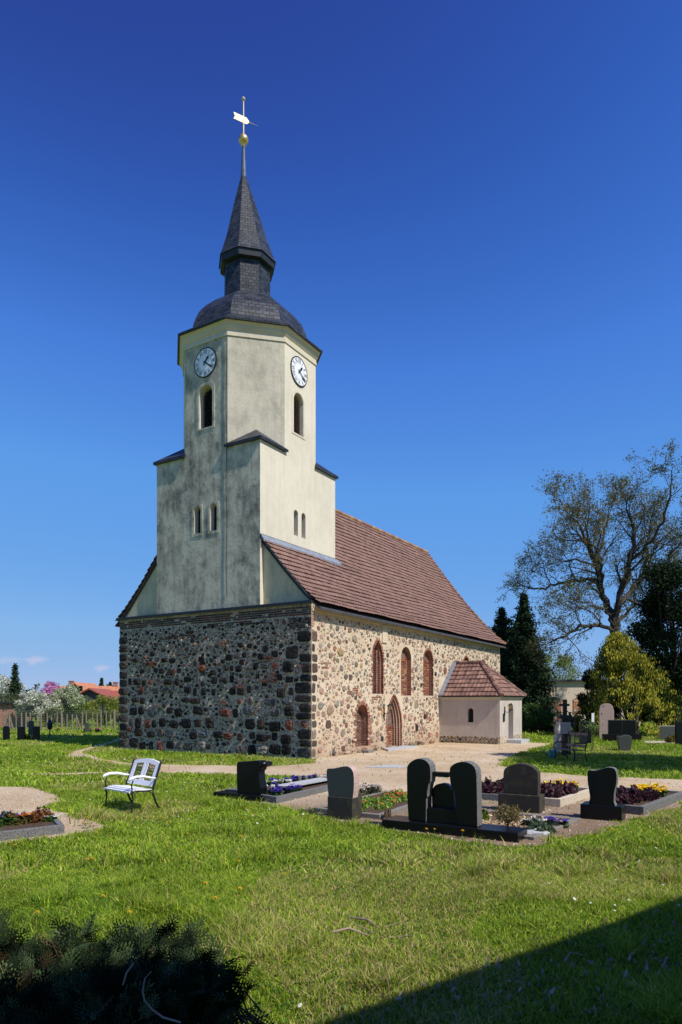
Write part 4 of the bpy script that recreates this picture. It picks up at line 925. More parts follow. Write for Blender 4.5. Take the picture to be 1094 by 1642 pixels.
# ------------------------------------------------------------------ plants
def leafquads(q, C, size, rs, cols, m=0, el=1.0, nrm=None, up=0.0):
    """small two-sided leaf faces; C n x 3 centres"""
    n = len(C); size = np.broadcast_to(np.asarray(size, float), (n,))
    a = rs.normal(size=(n, 3)); a[:, 2] += up; a /= np.linalg.norm(a, axis=1)[:, None]+1e-9
    b = rs.normal(size=(n, 3)); b -= (a*b).sum(1)[:, None]*a; b /= np.linalg.norm(b, axis=1)[:, None]+1e-9
    s1 = (size*el)[:, None]; s2 = (size*.55)[:, None]
    V = np.stack([C-a*s1, C-b*s2, C+a*s1, C+b*s2], 1).reshape(-1, 3)
    col = np.asarray(cols)[rs.integers(0, len(cols), n)]*rs.uniform(.75, 1.25, (n, 1))
    q.addnp(V, np.arange(4*n).reshape(n, 4), m, np.repeat(col, 4, 0)); return q
def bedplant(name, label, cat, x, y, z, rx, ry, h, n, size, cols, flowers=None, group=None, up=.6, seed=0):
    rs = np.random.default_rng(seed+int(abs(x*97+y*31)))
    t = thing(name, (x, y, z), label, cat, group)
    q = MB(); k = max(3, int(n/60)); C = []
    for _ in range(k):
        a = rs.uniform(0, 6.28); d = math.sqrt(rs.uniform(0, 1)); cx_, cy_ = rx*d*math.cos(a)*.85, ry*d*math.sin(a)*.85; hh = h*rs.uniform(.6, 1)*(1-.3*d)
        m_ = n//k; u = rs.normal(size=(m_, 3)); u /= np.linalg.norm(u, axis=1)[:, None]; u[:, 2] = abs(u[:, 2]); rr_ = min(rx, ry)*.32
        C.append(np.array([cx_, cy_, 0])+u*np.array([rr_, rr_, hh])*rs.uniform(.6, 1, (m_, 1)))
    C = np.vstack(C); leafquads(q, C, rs.uniform(.6, 1.2, len(C))*size, rs, cols, 0, 1.1, up=up); q.build('leaves', M['leaf'], t)
    if flowers:
        nf, fs, fc, = flowers; q = MB(); idx = rs.integers(0, len(C), nf); F_ = C[idx].copy(); F_[:, 2] = np.maximum(F_[:, 2], h*.45)+fs*.8
        for i in range(nf):
            c = np.array(fc[rs.integers(0, len(fc))])*rs.uniform(.85, 1.15); k5 = 5; tl_ = rs.normal(0, .3, 2); o_ = F_[i]
            for j in range(k5):
                t_ = j*2*math.pi/k5; d = np.array([math.cos(t_), math.sin(t_), .25+tl_[0]*math.cos(t_)+tl_[1]*math.sin(t_)]); e = np.array([-math.sin(t_), math.cos(t_), 0])
                q.add([o_, o_+d*fs*.7+e*fs*.45, o_+d*fs*1.1, o_+d*fs*.7-e*fs*.45], [(0, 1, 2, 3)], 0, c)
        q.build('blossoms', M['petal'], t)
    return t
GR = [(.05, .12, .02), (.08, .17, .03), (.035, .09, .02)]
PUR = [(.09, .03, .05), (.06, .025, .035), (.13, .05, .07), (.05, .04, .03)]
# pansies in plot A: each plant its own
i = 0
for (x, y, c) in [(-8.15, -4.62, 'b'), (-8.3, -4.35, 'w'), (-7.95, -4.72, 'b'), (-7.75, -4.70, 'b'), (-7.5, -4.62, 'w'), (-7.9, -3.85, 'b'), (-7.55, -3.7, 'b'), (-7.2, -3.75, 'w'), (-6.8, -3.65, 'b'), (-6.5, -3.8, 'b'), (-6.1, -3.7, 'b'),
                 (-5.8, -4.0, 'b'), (-5.65, -4.35, 'w'), (-5.7, -4.6, 'b'), (-5.5, -4.2, 'b'), (-8.35, -4.78, 'b'), (-8.0, -4.35, 'w'), (-7.8, -4.5, 'b'), (-7.6, -4.78, 'b'), (-7.9, -4.1, 'w'), (-7.7, -4.25, 'b'), (-6.9, -3.9, 'w'), (-6.3, -3.75, 'b'), (-5.6, -4.75, 'w')]:
    col = [(.08, .05, .38), (.05, .03, .25), (.12, .08, .45)] if c == 'b' else [(.8, .8, .78), (.7, .7, .62)]
    lab = ('blue-violet pansy in the border right of the black scroll headstone' if c == 'b' else 'white pansy in the border right of the black scroll headstone')
    bedplant('pansy', lab, 'pansy', x, y, .08, .18, .18, .17, 120, .035, GR, (24, .042, col), 'blue pansies' if c == 'b' else 'white pansies', seed=i); i += 1
bedplant('candytuft', 'round white-flowering cushion plant behind the wavy grey headstone', 'plant', -6.95, -5.95, 0, .34, .34, .42, 900, .03, [(.10, .12, .06), (.16, .16, .09)], (420, .022, [(.62, .55, .48), (.5, .42, .35), (.7, .66, .6)]))
for k_, (x, y) in enumerate(((-8.6, -6.95), (-8.0, -6.8), (-7.4, -6.9), (-6.9, -6.7))):
    bedplant('ground_cover', 'yellow-green cushion plant with orange-red flowers, number %s from the wavy grey headstone' % ('nearest', 'second', 'third', 'farthest')[k_] if False else ('yellow-green cushion plant %s the wavy grey headstone' % ('nearest to', 'second away from', 'third away from', 'farthest from')[k_]), 'plant', x, y, .05, .34, .42, .17, 800, .035, [(.22, .34, .05), (.30, .40, .07), (.14, .26, .04)], (26 if k_ > 1 else 6, .03, [(.65, .09, .03), (.75, .16, .04)]))
bedplant('dry_shrub', 'dry beige tuft left of the double headstone', 'plant', -9.05, -7.62, 0, .13, .13, .34, 130, .035, [(.30, .22, .13), (.22, .15, .10)], up=2.5)
for x, y, lab in ((-5.75, -8.1, 'dark purple-leaved plant left behind the brown headstone'), (-5.3, -8.25, 'smaller dark purple plant in the low black border')):
    bedplant('coral_bells', lab, 'plant', x, y, .1, .42, .32, .33, 800, .05, PUR)
for x, y, s_, lab in ((-5.95, -9.15, 1.15, 'dark purple-leaved plant directly behind the brown headstone'), (-5.35, -9.3, 1.0, 'dark purple plant beside the yellow pansies of the pale border'),
                  (-5.9, -10.55, 1.1, 'large purple-leaved plant right of the wavy black headstone'), (-5.3, -10.75, 1.0, 'purple-leaved plant next to the yellow pansies of the dark border')):
    bedplant('coral_bells', lab, 'plant', x, y, .12, .36*s_, .32*s_, .32*s_, 800, .05, PUR)
for x, y, g_ in ((-4.9, -9.35, 'pale'), (-4.6, -9.15, 'pale'), (-4.55, -9.5, 'pale'), (-4.85, -9.05, 'pale'), (-4.75, -10.75, 'dark'), (-4.4, -10.95, 'dark'), (-4.5, -10.6, 'dark'), (-4.15, -10.8, 'dark'), (-4.8, -11.0, 'dark')):
    bedplant('pansy', 'yellow pansy in the %s' % ('pale stone border behind the brown headstone' if g_ == 'pale' else 'dark stone border at the right end'), 'pansy', x, y, .12, .2, .2, .2, 160, .04, GR, (34, .045, [(.88, .60, .02), (.92, .68, .05)]), 'yellow pansies in the %s border' % g_)
bedplant('tulip', 'small pink and white tulip at the foot of the wavy black headstone', 'plant', -6.6, -10.35, 0, .1, .1, .30, 60, .07, GR, (7, .05, [(.7, .12, .14), (.8, .7, .5)]), up=2.5)
for x, y, s_, lab, fl in ((-8.85, -9.9, 1, 'grey-green heather clump beside the round flat stone', None), (-8.5, -9.75, .9, 'white-flowering heather clump in the wood chips', (60, .025, [(.8, .78, .76)])), (-8.3, -10.0, .8, 'violet-blue primrose clump at the corner of the wood-chip plot', (50, .035, [(.16, .10, .5), (.10, .06, .4)]))):
    bedplant('heather', lab, 'plant', x, y, .01, .26*s_, .22*s_, .2*s_, 700, .03, [(.10, .14, .08), (.14, .19, .11), (.07, .11, .05)], fl, up=1.5)
bedplant('perennial', 'low green perennial just behind the double headstone', 'plant', -8.3, -8.75, .01, .2, .22, .32, 260, .06, [(.10, .20, .03), (.2, .26, .05)], up=2)
# dwarf standard tree
p = G(815, 1343); t = thing('dwarf_tree', (p[0], p[1], 0), 'tiny bronze-leaved standard tree in the wood chips beside the double headstone', 'shrub')
q = MB(); q.tube([(0, 0, 0), (.01, 0, .12), (0, .01, .24)], [.018, .015, .012], 6)
for a in np.linspace(0, 6.28, 9)[:-1]: q.tube([(0, 0, .2), (.09*math.cos(a), .09*math.sin(a), .27), (.17*math.cos(a), .17*math.sin(a), .33)], [.007, .005, .002], 4)
q.build('trunk', M['bark'], t)
rs = np.random.default_rng(6); C = rs.normal(size=(1500, 3)); C /= np.linalg.norm(C, axis=1)[:, None]; C = C*rs.uniform(.35, 1, (1500, 1))*np.array([.21, .21, .14])*(1+.12*np.sin(C[:, :1]*9)*np.cos(C[:, 1:2]*8))+(0, 0, .33)
q = MB(); leafquads(q, C, .016, rs, [(.22, .17, .06), (.16, .12, .05), (.28, .24, .09)]); q.build('crown', M['leaf'], t)
# bed at the left edge
for x_, y_, lab, cols, fl, s_ in ((G(60, 1326)[0], G(60, 1326)[1], 'rust-brown cushion plant in the dark border at the left edge', [(.20, .07, .02), (.28, .11, .03), (.12, .05, .02)], None, 1.0), (G(30, 1330)[0], G(30, 1330)[1], 'orange-tipped plant beside the rust-brown cushion at the left edge', [(.14, .12, .03), (.08, .08, .02)], (40, .03, [(.7, .22, .03)]), .9),
                              (G(4, 1334)[0], G(4, 1334)[1], 'violet-flowering plant at the very left edge', GR, (30, .035, [(.12, .06, .3)]), .9), (G(80, 1328)[0], G(80, 1328)[1], 'small white-flowering plant in the corner of the left bed', GR, (14, .03, [(.8, .8, .75)]), .4)):
    bedplant('bedding_plant', lab, 'plant', x_, y_, .1, .26*s_, .24*s_, .26*s_, 700, .028, cols, fl)

# ------------------------------------------------------------------ benches
def white_bench():
    # own frame: +x to the sitter's left along the seat, seat front towards -y
    p0 = P(168.6, 12.1); p1 = P(211, 11.5)
    ang = math.atan2(p1[1]-p0[1], p1[0]-p0[0])
    t = thing('garden_bench', (p0[0], p0[1], 0), 'white garden bench with dark iron ends standing on the lawn', 'bench', rz=ang)
    Lx = .83; dp = .43
    prof = [(-.02, .36), (.08, .395), (.2, .385), (.34, .365), (.42, .375)]
    q = MB()
    for i in range(7):
        a = i/7; y = -.02+a*.44; z = np.interp(y, [p[0] for p in prof], [p[1] for p in prof]); q.box((-.01, y, z-.012), (Lx+.01, y+.059, z+.012))
    q.build('seat', M['white_paint'], t)
    # back: leaning panel with arched top rail, centre stiles and two open lattices
    lean = .38; bz0 = .42; H = .40
    def B(x, h, d=0.0): return (x, dp+.0+h*lean+d, bz0+h)
    def slabq(q, x0, x1, h0, h1, th=.03, top=None):
        n = 8; V = []; 
        for k in range(n+1):
            x = x0+(x1-x0)*k/n; hb = h0 if not callable(h0) else h0(x); ht = h1 if not callable(h1) else h1(x)
            V += [B(x, hb), B(x, ht), B(x, ht, th), B(x, hb, th)]
        f = [(0, 1, 2, 3), (4*n+3, 4*n+2, 4*n+1, 4*n)]
        for k in range(n): f += [(4*k+j, 4*k+4+j, 4*k+4+(j+1) % 4, 4*k+(j+1) % 4) for j in range(4)]
        q.add(V, f)
    arc = lambda x: H+.055*(1-((x-Lx/2)/(Lx/2))**2)
    q = MB(); slabq(q, 0, Lx, 0, .085); slabq(q, 0, Lx, lambda x: arc(x)-.07, arc, .032); slabq(q, 0, .10, .084, lambda x: arc(x)-.069, .028); slabq(q, Lx-.10, Lx, .084, lambda x: arc(x)-.069, .028); slabq(q, Lx/2-.075, Lx/2-.012, .084, lambda x: arc(x)-.069, .028); slabq(q, Lx/2+.012, Lx/2+.075, .084, lambda x: arc(x)-.069, .028)
    o = q.build('backrest', M['white_paint'], t)
    for x0, x1 in ((.10, Lx/2-.075), (Lx/2+.075, Lx-.10)):
        q = MB(); n = 5
        for i in range(n):
            for j in range(6):
                cx_ = x0+(i+.5)*(x1-x0)/n; h = .11+j*.052; rr_ = (x1-x0)/n*.5
                pts = [B(cx_+rr_*math.cos(a), h+.026*math.sin(a), .014) for a in np.linspace(0, 2*math.pi, 9)]
                q.tube(pts, .005, 4, cap=False)
        q.build('lattice', M['black_iron'], o)
    for k, x in enumerate((-.025, Lx+.025)):
        q = MB(); q.tube([(x, .02, .0), (x, .03, .12), (x, .045, .25), (x, .02, .37)], [.018, .016, .016, .018], 6); q.build('leg', M['black_iron'], t)
        q = MB(); q.tube([(x, dp+.14, 0), (x, dp+.06, .14), (x, dp+.0, .30), (x, dp+.01, .42), (x, dp+.01+.4*lean, .84), (x, dp+.03+.44*lean, .88)], [.018, .018, .02, .02, .018, .014], 6); q.build('leg', M['black_iron'], t)
        q = MB(); q.tube([(x, .0, .36), (x, .1, .375), (x, .25, .36), (x, dp, .36)], .014, 6); q.tube([(x, .06, .36), (x, .07, .31), (x, .12, .345), (x, .16, .36)], .009, 5); q.tube([(x, dp+.02, .28), (x, dp-.05, .33), (x, dp-.12, .36)], .009, 5); q.build('side_rail', M['black_iron'], t)
        q = MB(); q.tube([(x, .03, .37), (x, .02, .48), (x, .05, .56)], .013, 6); q.build('arm_post', M['black_iron'], t)
        q = MB(); q.tube([(x, -.03, .555), (x, .0, .59), (x, .1, .615), (x, .25, .61), (x, .4, .575), (x, dp+.06, .56)], [.018, .024, .026, .024, .02, .016], 8); q.build('armrest', M['white_paint'], t, True)
    return t
white_bench()
def iron_bench():
    p0 = P(889, 22.0); p1 = P(913, 21.25); ang = math.atan2(p1[1]-p0[1], p1[0]-p0[0])
    t = thing('iron_bench', (p0[0], p0[1], 0), 'ornate dark iron bench with latticed back beside the tap and cross', 'bench', rz=ang)
    Lx = 1.0; dp = .42
    q = MB()
    for i in range(8): q.box((0, -.0+i*.052, .37), (Lx, .042+i*.052, .39))
    q.build('seat', M['wood_grey'], t)
    q = MB()
    for h0, h1 in ((0, .08), (.38, .45)): q.add([(0, dp+h0*.3, .46+h0), (Lx, dp+h0*.3, .46+h0), (Lx, dp+h1*.3, .46+h1), (0, dp+h1*.3, .46+h1), (0, dp+.03+h0*.3, .46+h0), (Lx, dp+.03+h0*.3, .46+h0), (Lx, dp+.03+h1*.3, .46+h1), (0, dp+.03+h1*.3, .46+h1)], [(0, 1, 2, 3), (7, 6, 5, 4), (0, 4, 5, 1), (1, 5, 6, 2), (2, 6, 7, 3), (3, 7, 4, 0)])
    for i in range(11):
        for j in range(4):
            cx_ = (i+.5)*Lx/11; h = .12+j*.075; pts = [(cx_+.04*math.cos(a), dp+.015+.3*h, .46+h+.038*math.sin(a)) for a in np.linspace(0, 6.283, 9)]; q.tube(pts, .007, 4, cap=False)
    q.build('backrest', M['wood_grey'], t)
    for x in (0, Lx):
        for a in (((x, .0, 0), (x, .05, .2), (x, .02, .38)), ((x, dp+.12, 0), (x, dp+.02, .2), (x, dp, .4), (x, dp+.14, .93))):
            q = MB(); q.tube(a, .022, 6); q.build('leg', M['black_iron'], t)
        q = MB(); q.tube([(x, .0, .38), (x, -.02, .52), (x, .1, .6), (x, .3, .6), (x, dp+.05, .6)], .02, 6)
        for h in (.12, .2): q.tube([(x, .04, h), (x, .2, h+.06), (x, dp+.02, h)], .01, 5)
        q.build('armrest', M['black_iron'], t)
M['wood_grey'] = simple('grey_bench_wood', (.20, .15, .12), .8, 0, .3)
iron_bench()
# ------------------------------------------------------------------ cross, carved trunk, watering place, sign, far stones
def at(px, d, label, cat, name, group=None): p = P(px, d); return thing(name, (p[0], p[1], 0), label, cat, group, AZ-R(90))    # own frame: x to the right, y away
m_ = lambda px_, d: px_*d/F
t = at(906, 24, 'black wooden cross with a short crossbar rising above the iron bench', 'cross', 'wooden_cross')
q = MB(); q.box((-.11, -.06, 0), (.11, .06, 1.32)); q.box((-.07, -.05, 1.32), (.07, .05, 1.97)); bevel(q.build('post', M['black_iron'], t))
q = MB(); q.box((-.20, -.04, 1.74), (.16, .04, 1.82)); bevel(q.build('crossbar', M['black_iron'], t))
q = MB(); q.prism([(-.26, 1.30), (.24, 1.30), (.19, 1.42), (-.2, 1.42)], (0, -.16, 0), UX, UZ, UY, .30); q.build('rain_cover', M['dark_metal'], t)
t = at(906, 23.7, 'pinkish notice panel on the post under the black cross', 'sign', 'notice_panel')
q = MB(); q.box((-.03, -.02, 0), (.03, .02, 1.0)); q.build('post', M['black_iron'], t)
q = MB(); q.box((-.17, -.05, .78), (.20, -.02, 1.18)); bevel(q.build('panel', M['granite_pink'], t))
t = at(895, 25.2, 'pale carved tree trunk sculpture with a reddish top left of the cross', 'sculpture', 'carved_trunk')
q = MB(); q.lathe([(.26, 0), (.22, .15), (.17, .35), (.19, .55), (.13, .7), (.17, .85), (.11, 1.0), (.10, 1.18)], 0, 0, 9, rot=.3, sx=1.0, sy=.8, lean=(.03, 0)); q.tube([(-.12, -.12, .0), (-.10, -.14, .4), (-.02, -.12, .8)], [.07, .06, .04], 6); q.tube([(.13, -.12, .0), (.15, -.12, .35), (.07, -.1, .7)], [.06, .05, .03], 6); q.build('trunk', M['sculpt'], t)
q = MB(); q.box((-.13, -.1, 1.18), (.14, .1, 1.33)); bevel(q.build('brick_cap', M['brick_small'], t), .02)
t = at(885, 22.6, 'teal watering can standing beside the carved trunk', 'watering can', 'watering_can')
q = MB(); q.lathe([(.12, 0), (.13, .02), (.12, .26), (.09, .29)], 0, 0, 14); q.build('body', M['teal'], t, True)
q = MB(); q.tube([(-.1, 0, .08), (-.22, 0, .2), (-.3, 0, .32)], [.025, .018, .02], 8); q.build('spout', M['teal'], t, True)
q = MB(); q.tube([(.09, 0, .05), (.19, 0, .16), (.12, 0, .34), (0, 0, .37), (-.08, 0, .29)], .012, 7); q.build('handle', M['teal'], t, True)
t = at(914, 24.3, 'dark water tap pillar right behind the pinkish panel', 'tap', 'water_tap')
q = MB(); q.tube([(0, 0, 0), (0, 0, 1.5)], .045, 8); q.build('pillar', M['black_iron'], t)
q = MB(); q.tube([(0, 0, 1.1), (.14, 0, 1.14), (.15, 0, 1.02)], .018, 6); q.tube([(-.06, 0, 1.5), (.06, 0, 1.52)], .02, 6); q.build('spout', M['black_iron'], t)
t = at(922, 24.6, 'slim dark railing stake right of the water tap', 'stake', 'iron_stake')
q = MB(); q.tube([(0, 0, 0), (0, 0, 1.3)], .02, 6); q.tube([(-.12, 0, 1.25), (.12, 0, 1.25)], .015, 6); q.build('stake', M['black_iron'], t)
d = F*EYE/(1205-YH); t = at(951, d, 'small white plate on a thin stake left of the pink stone', 'sign', 'stake_sign')
q = MB(); q.tube([(0, 0, 0), (0, 0, 1.18)], .012, 6); q.build('stake', M['black_iron'], t)
q = MB(); q.box((-.05, -.012, 1.12), (.05, .0, 1.46)); q.build('plate', M['white_paint'], t)
rs = np.random.default_rng(17)
t = at(949, d-.3, 'thin leafy sapling at the foot of the white plate', 'plant', 'sapling')
q = MB(); q.tube([(0, 0, 0), (.02, 0, .5), (0, 0, 1.05)], [.014, .01, .005], 5); q.build('stem', M['bark'], t)
C = rs.normal(size=(160, 3))*(.16, .16, .10)+(0, 0, .98); q = MB(); leafquads(q, C, .035, rs, [(.14, .22, .05), (.2, .28, .08)]); q.build('leaves', M['leaf'], t)
def farstone(px, d, w, h, mats, label, kind='rect', dp=.2, plinth=None, z=0, rz=0, name='headstone'):
    t = at(px, d, label, 'headstone', name); q = MB()
    w2 = w/2
    if kind == 'round': pl = [(-w2, z), (w2, z), (w2, h*.78), (w2*.8, h*.93), (w2*.35, h), (-w2*.4, h*.995), (-w2*.85, h*.93), (-w2, h*.8)]
    elif kind == 'arch': pl = [(-w2, z), (w2, z)]+[(w2*math.cos(a), h-w2*.7+w2*.7*math.sin(a)) for a in np.linspace(0, math.pi, 9)]
    elif kind == 'taper': pl = [(-w2*.7, z), (w2*.7, z), (w2, h*.6), (w2*.85, h*.92), (w2*.2, h), (-w2*.6, h*.9), (-w2, h*.95), (-w2*.95, h*.5)]
    else: pl = [(-w2, z), (w2, z), (w2, h), (-w2, h)]
    q.prism(pl, (0, 0, 0), UX, UZ, UY, dp, 0, msides=len(mats)-1); bevel(q.build('slab', mats, t), .015)
    if plinth: q = MB(); q.box((-plinth[0]/2+plinth[2], -.1, -.02), (plinth[0]/2+plinth[2], dp+.12, plinth[1])); bevel(q.build('plinth', mats[0], t), .012)
    t.rotation_euler[2] += R(rz); return t
farstone(973, 34.5, .70, 1.80, [M['granite_pink']], 'tall rough pink granite headstone with a rounded top', 'round', .42, rz=-18)
t = farstone(987, 32.2, .62, 1.03, [M['granite_black'], M['granite_rough']], 'left one of the pair of wide black headstones before the pink stone', 'rect', .14, (.9, .36, -.1), rz=-8)
farstone(1009, 32.2, .62, 1.03, [M['granite_black'], M['granite_rough']], 'right one of the pair of wide black headstones', 'rect', .14, (.9, .36, .1), rz=-8)
farstone(1003, 26.2, .52, .62, [M['granite_grey']], 'small bluish tapering stone standing in the tree shade', 'taper', .3, rz=-10)
farstone(1093, 29.5, .42, 1.05, [M['granite_black']], 'dark headstone cut by the right edge of the picture', 'rect', .16)
farstone(1072, 33.5, .78, .70, [M['granite_grey'], M['kerb_tan']], 'low broad grey headstone with a pale top by the golden shrub', 'rect', .25)
farstone(940, 30.5, .5, 1.0, [M['granite_black']], 'dark headstone in the shade between the tap and the pink stone', 'rect', .2)
p = P(1079, 30.8); bedplant('bush', 'small rusty shrub before the low broad grey headstone', 'plant', p[0], p[1], 0, .3, .3, .55, 500, .06, [(.18, .16, .04), (.25, .12, .04), (.10, .14, .03)])
q = MB(); a, b = G(1030, 1190.5), G(1090, 1193.5); c = G(1088, 1191); q.prism([G(1030, 1189), G(1085, 1190.5), G(1088, 1193), G(1036, 1192.5)], (0, 0, 0), UX, UY, UZ, .05); tag(q.build('plot_cover', M['kerb_tan']), 'flat reddish grave cover in front of the low broad headstone', 'slab')
# far left stones
for px, d, w, h, lab, kd in ((9, 33.0, .28, .72, 'leftmost small dark headstone by the left picture edge', 'arch'), (33, 33.2, .34, .68, 'dark headstone, second from the left edge', 'rect'), (49, 38.5, .28, .82, 'grey-green headstone standing farther back in the left group', 'arch'), (57.5, 32.8, .30, .70, 'dark headstone right of the yellow flowers', 'rect'), (139, 41.5, .26, .62, 'grey headstone beside the red flowers near the fence', 'arch')):
    farstone(px, d, w, h, [M['granite_grey'] if 'grey' in lab else M['granite_black']], lab, kd, .16)
t = at(80, 34.0, 'dark metal grave lantern on a stand in the left group', 'lantern', 'grave_lantern')
q = MB(); q.tube([(-.12, 0, 0), (0, 0, .35)], .02, 5); q.tube([(.12, 0, 0), (0, 0, .35)], .02, 5); q.tube([(0, 0, .3), (0, 0, .6)], .03, 6); q.build('stand', M['black_iron'], t)
q = MB(); q.lathe([(.05, .5), (.12, .56), (.14, .8), (.08, .95), (.02, 1.0)], 0, 0, 8); q.build('housing', M['black_iron'], t)
for px, d, cols, lab, rx in ((46, 33.5, [(.8, .6, .03)], 'yellow flower clump between the dark headstones on the left', .35), (95, 43, [(.8, .6, .03)], 'yellow flowers on the lawn near the fence', .15),
                        (145, 42, [(.7, .1, .05), (.8, .35, .05)], 'red and orange grave flowers near the fence, left clump', .4), (158, 42, [(.6, .1, .12), (.5, .2, .5)], 'red and violet grave flowers near the fence, right clump', .4)):
    p = P(px, d); bedplant('flower_clump', lab, 'flowers', p[0], p[1], 0, rx, .3, .32, 160, .06, GR, (60, .06, cols))

# ------------------------------------------------------------------ buildings beyond the churchyard
def frame_at(px, d, rz=0):
    p = P(px, d); return p, AZ-R(90)+R(rz)
def gablehouse(name, px, d, w, dp, eave, ridge, mroof, mwall, label, rz=0, axis='x', windows=(), chim=(), ov=.4):
    (x, y), a = frame_at(px, d, rz); t = thing(name, (x, y, 0), label, 'house', None, a)
    q = MB()
    if axis == 'x':   # ridge along x
        q.box((-w/2, 0, -.1), (w/2, dp, eave))
        for sx_ in (-w/2, w/2-.2): q.prism([(0, eave), (dp, eave), (dp/2, ridge)], (sx_, 0, 0), UY, UZ, UX, .2)
        wall = q.build('wall', mwall, t)
        q = MB(); s_ = (ridge-eave)/(dp/2)
        V = [(-w/2-ov, -ov, eave-ov*s_), (w/2+ov, -ov, eave-ov*s_), (w/2+ov, dp/2, ridge), (-w/2-ov, dp/2, ridge), (w/2+ov, dp+ov, eave-ov*s_), (-w/2-ov, dp+ov, eave-ov*s_)]
        V += [(a_, b_, c_+.16) for a_, b_, c_ in V]
        q.add(V, [(6, 7, 8, 9), (9, 8, 10, 11), (0, 3, 2, 1), (3, 5, 4, 2), (0, 1, 7, 6), (5, 11, 10, 4), (0, 6, 9, 3), (3, 9, 11, 5), (1, 2, 8, 7), (2, 4, 10, 8)])
    else:
        q.box((-w/2, 0, -.1), (w/2, dp, eave)); q.prism([(-w/2, eave), (w/2, eave), (0, ridge)], (0, 0, 0), UX, UZ, UY, dp); wall = q.build('wall', mwall, t)
        q = MB(); s_ = (ridge-eave)/(w/2)
        V = [(-w/2-ov, -ov, eave-ov*s_), (0, -ov, ridge), (w/2+ov, -ov, eave-ov*s_), (-w/2-ov, dp+ov, eave-ov*s_), (0, dp+ov, ridge), (w/2+ov, dp+ov, eave-ov*s_)]
        V += [(a_, b_, c_+.16) for a_, b_, c_ in V]
        q.add(V, [(6, 7, 10, 9), (7, 8, 11, 10), (0, 3, 4, 1), (1, 4, 5, 2), (0, 1, 7, 6), (1, 2, 8, 7), (3, 9, 10, 4), (4, 10, 11, 5), (0, 6, 9, 3), (2, 5, 11, 8)])
    rf = q.build('roof', mroof, t)
    bmx = bmesh.new(); bmx.from_mesh(rf.data); bmesh.ops.recalc_face_normals(bmx, faces=bmx.faces); bmx.to_mesh(rf.data); bmx.free()
    for cx_, h in chim:
        q = MB(); q.box((cx_-.35, dp/2-.3, ridge-.6), (cx_+.35, dp/2+.3, ridge+h)); q.box((cx_-.42, dp/2-.37, ridge+h), (cx_+.42, dp/2+.37, ridge+h+.12)); q.build('chimney', M['brick_small'], rf)
    for wx, wz, ww, wh in windows:
        q = MB(); q.box((wx-ww/2, -.03, wz), (wx+ww/2, -.004, wz+wh)); q.build('window', M['void'], t)
    return t
gablehouse('house', 150, 112, 14, 8, 2.2, 5.3-.9, M['orange_tile'], M['render_far'], 'long house with orange-brown tiled roof and two chimneys farthest back on the left', 0, 'x', chim=((-5.2, .9), (2.3, .7)), windows=((-3, 1, 1, 1.1), (1, 1, 1, 1.1)))
gablehouse('house', 120, 104, 5, 8, 2.4, 4.7, M['orange_tile'], M['brick_small'], 'brick gable end of a house showing over the blossom, left of the dark barn', 0, 'y', windows=((0, 2.6, .7, .8),))
gablehouse('barn', 144, 78, 5.4, 9, 1.9, 3.3, M['red_tile'], M['dark_board'], 'barn with dark boarded gable under a bright red roof', 6, 'y')
gablehouse('barn', 178, 82, 9, 7, 1.1, 3.6-.5, M['red_tile'], M['brick_small'], 'long low barn with a bright red tiled roof running behind the church', 0, 'x')
p, a = frame_at(-30, 49); t = thing('brick_shed', (p[0], p[1], 0), 'flat-roofed old brick shed at the left edge behind the blossom', 'shed', None, a)
q = MB(); q.box((-2.5, 0, -.1), (2.2, 3, 1.72)); q.build('wall', M['brick_small'], t); q = MB(); q.box((-2.7, -.2, 1.72), (2.45, 3.2, 1.84)); q.build('roof', M['dark_metal'], t)
# farm building on the right with wooden shutters
p, a = frame_at(914, 53); t = thing('farm_building', (p[0], p[1], 0), 'pale rendered flat-roofed farm building with red-brown wooden shutters', 'building', None, a)
q = MB(); q.box((-2.9, 0, -.1), (5.5, 5, 3.45)); q.build('wall', M['render_far'], t)
q = MB(); q.box((-3.1, -.25, 3.45), (5.7, 5.2, 3.60)); q.build('roof', M['dark_board'], t)
def shutter(x0, x1, z0, z1):
    q = MB(); q.box((x0, -.05, z0), (x1, -.01, z1)); n = int((x1-x0)/.14)
    o = q.build('shutter', M['shutter'], t); q = MB()
    for z in (z0+.12, z1-.2): q.box((x0+.02, -.075, z), (x1-.02, -.05, z+.1))
    q.prism([(x0+.05, z0+.22), (x0+.17, z0+.22), (x1-.05, z1-.2), (x1-.17, z1-.2)], (0, -.075, 0), UX, UZ, UY, .024); q.build('brace', M['kerb_tan'], o)
    q = MB()
    for i in range(1, n): q.box((x0+i*(x1-x0)/n-.008, -.053, z0), (x0+i*(x1-x0)/n+.008, -.049, z1))
    q.build('board_joints', M['dark_board'], o)
for wx in (-1.38, .35, 2.6):
    if wx < 0 or wx > 2: q = MB(); q.box((wx-.62, -.03, 1.0), (wx-.05, -.004, 2.08)); q.build('window', M['void'], t)
    shutter(wx-.08, wx+.72, .98, 2.1)
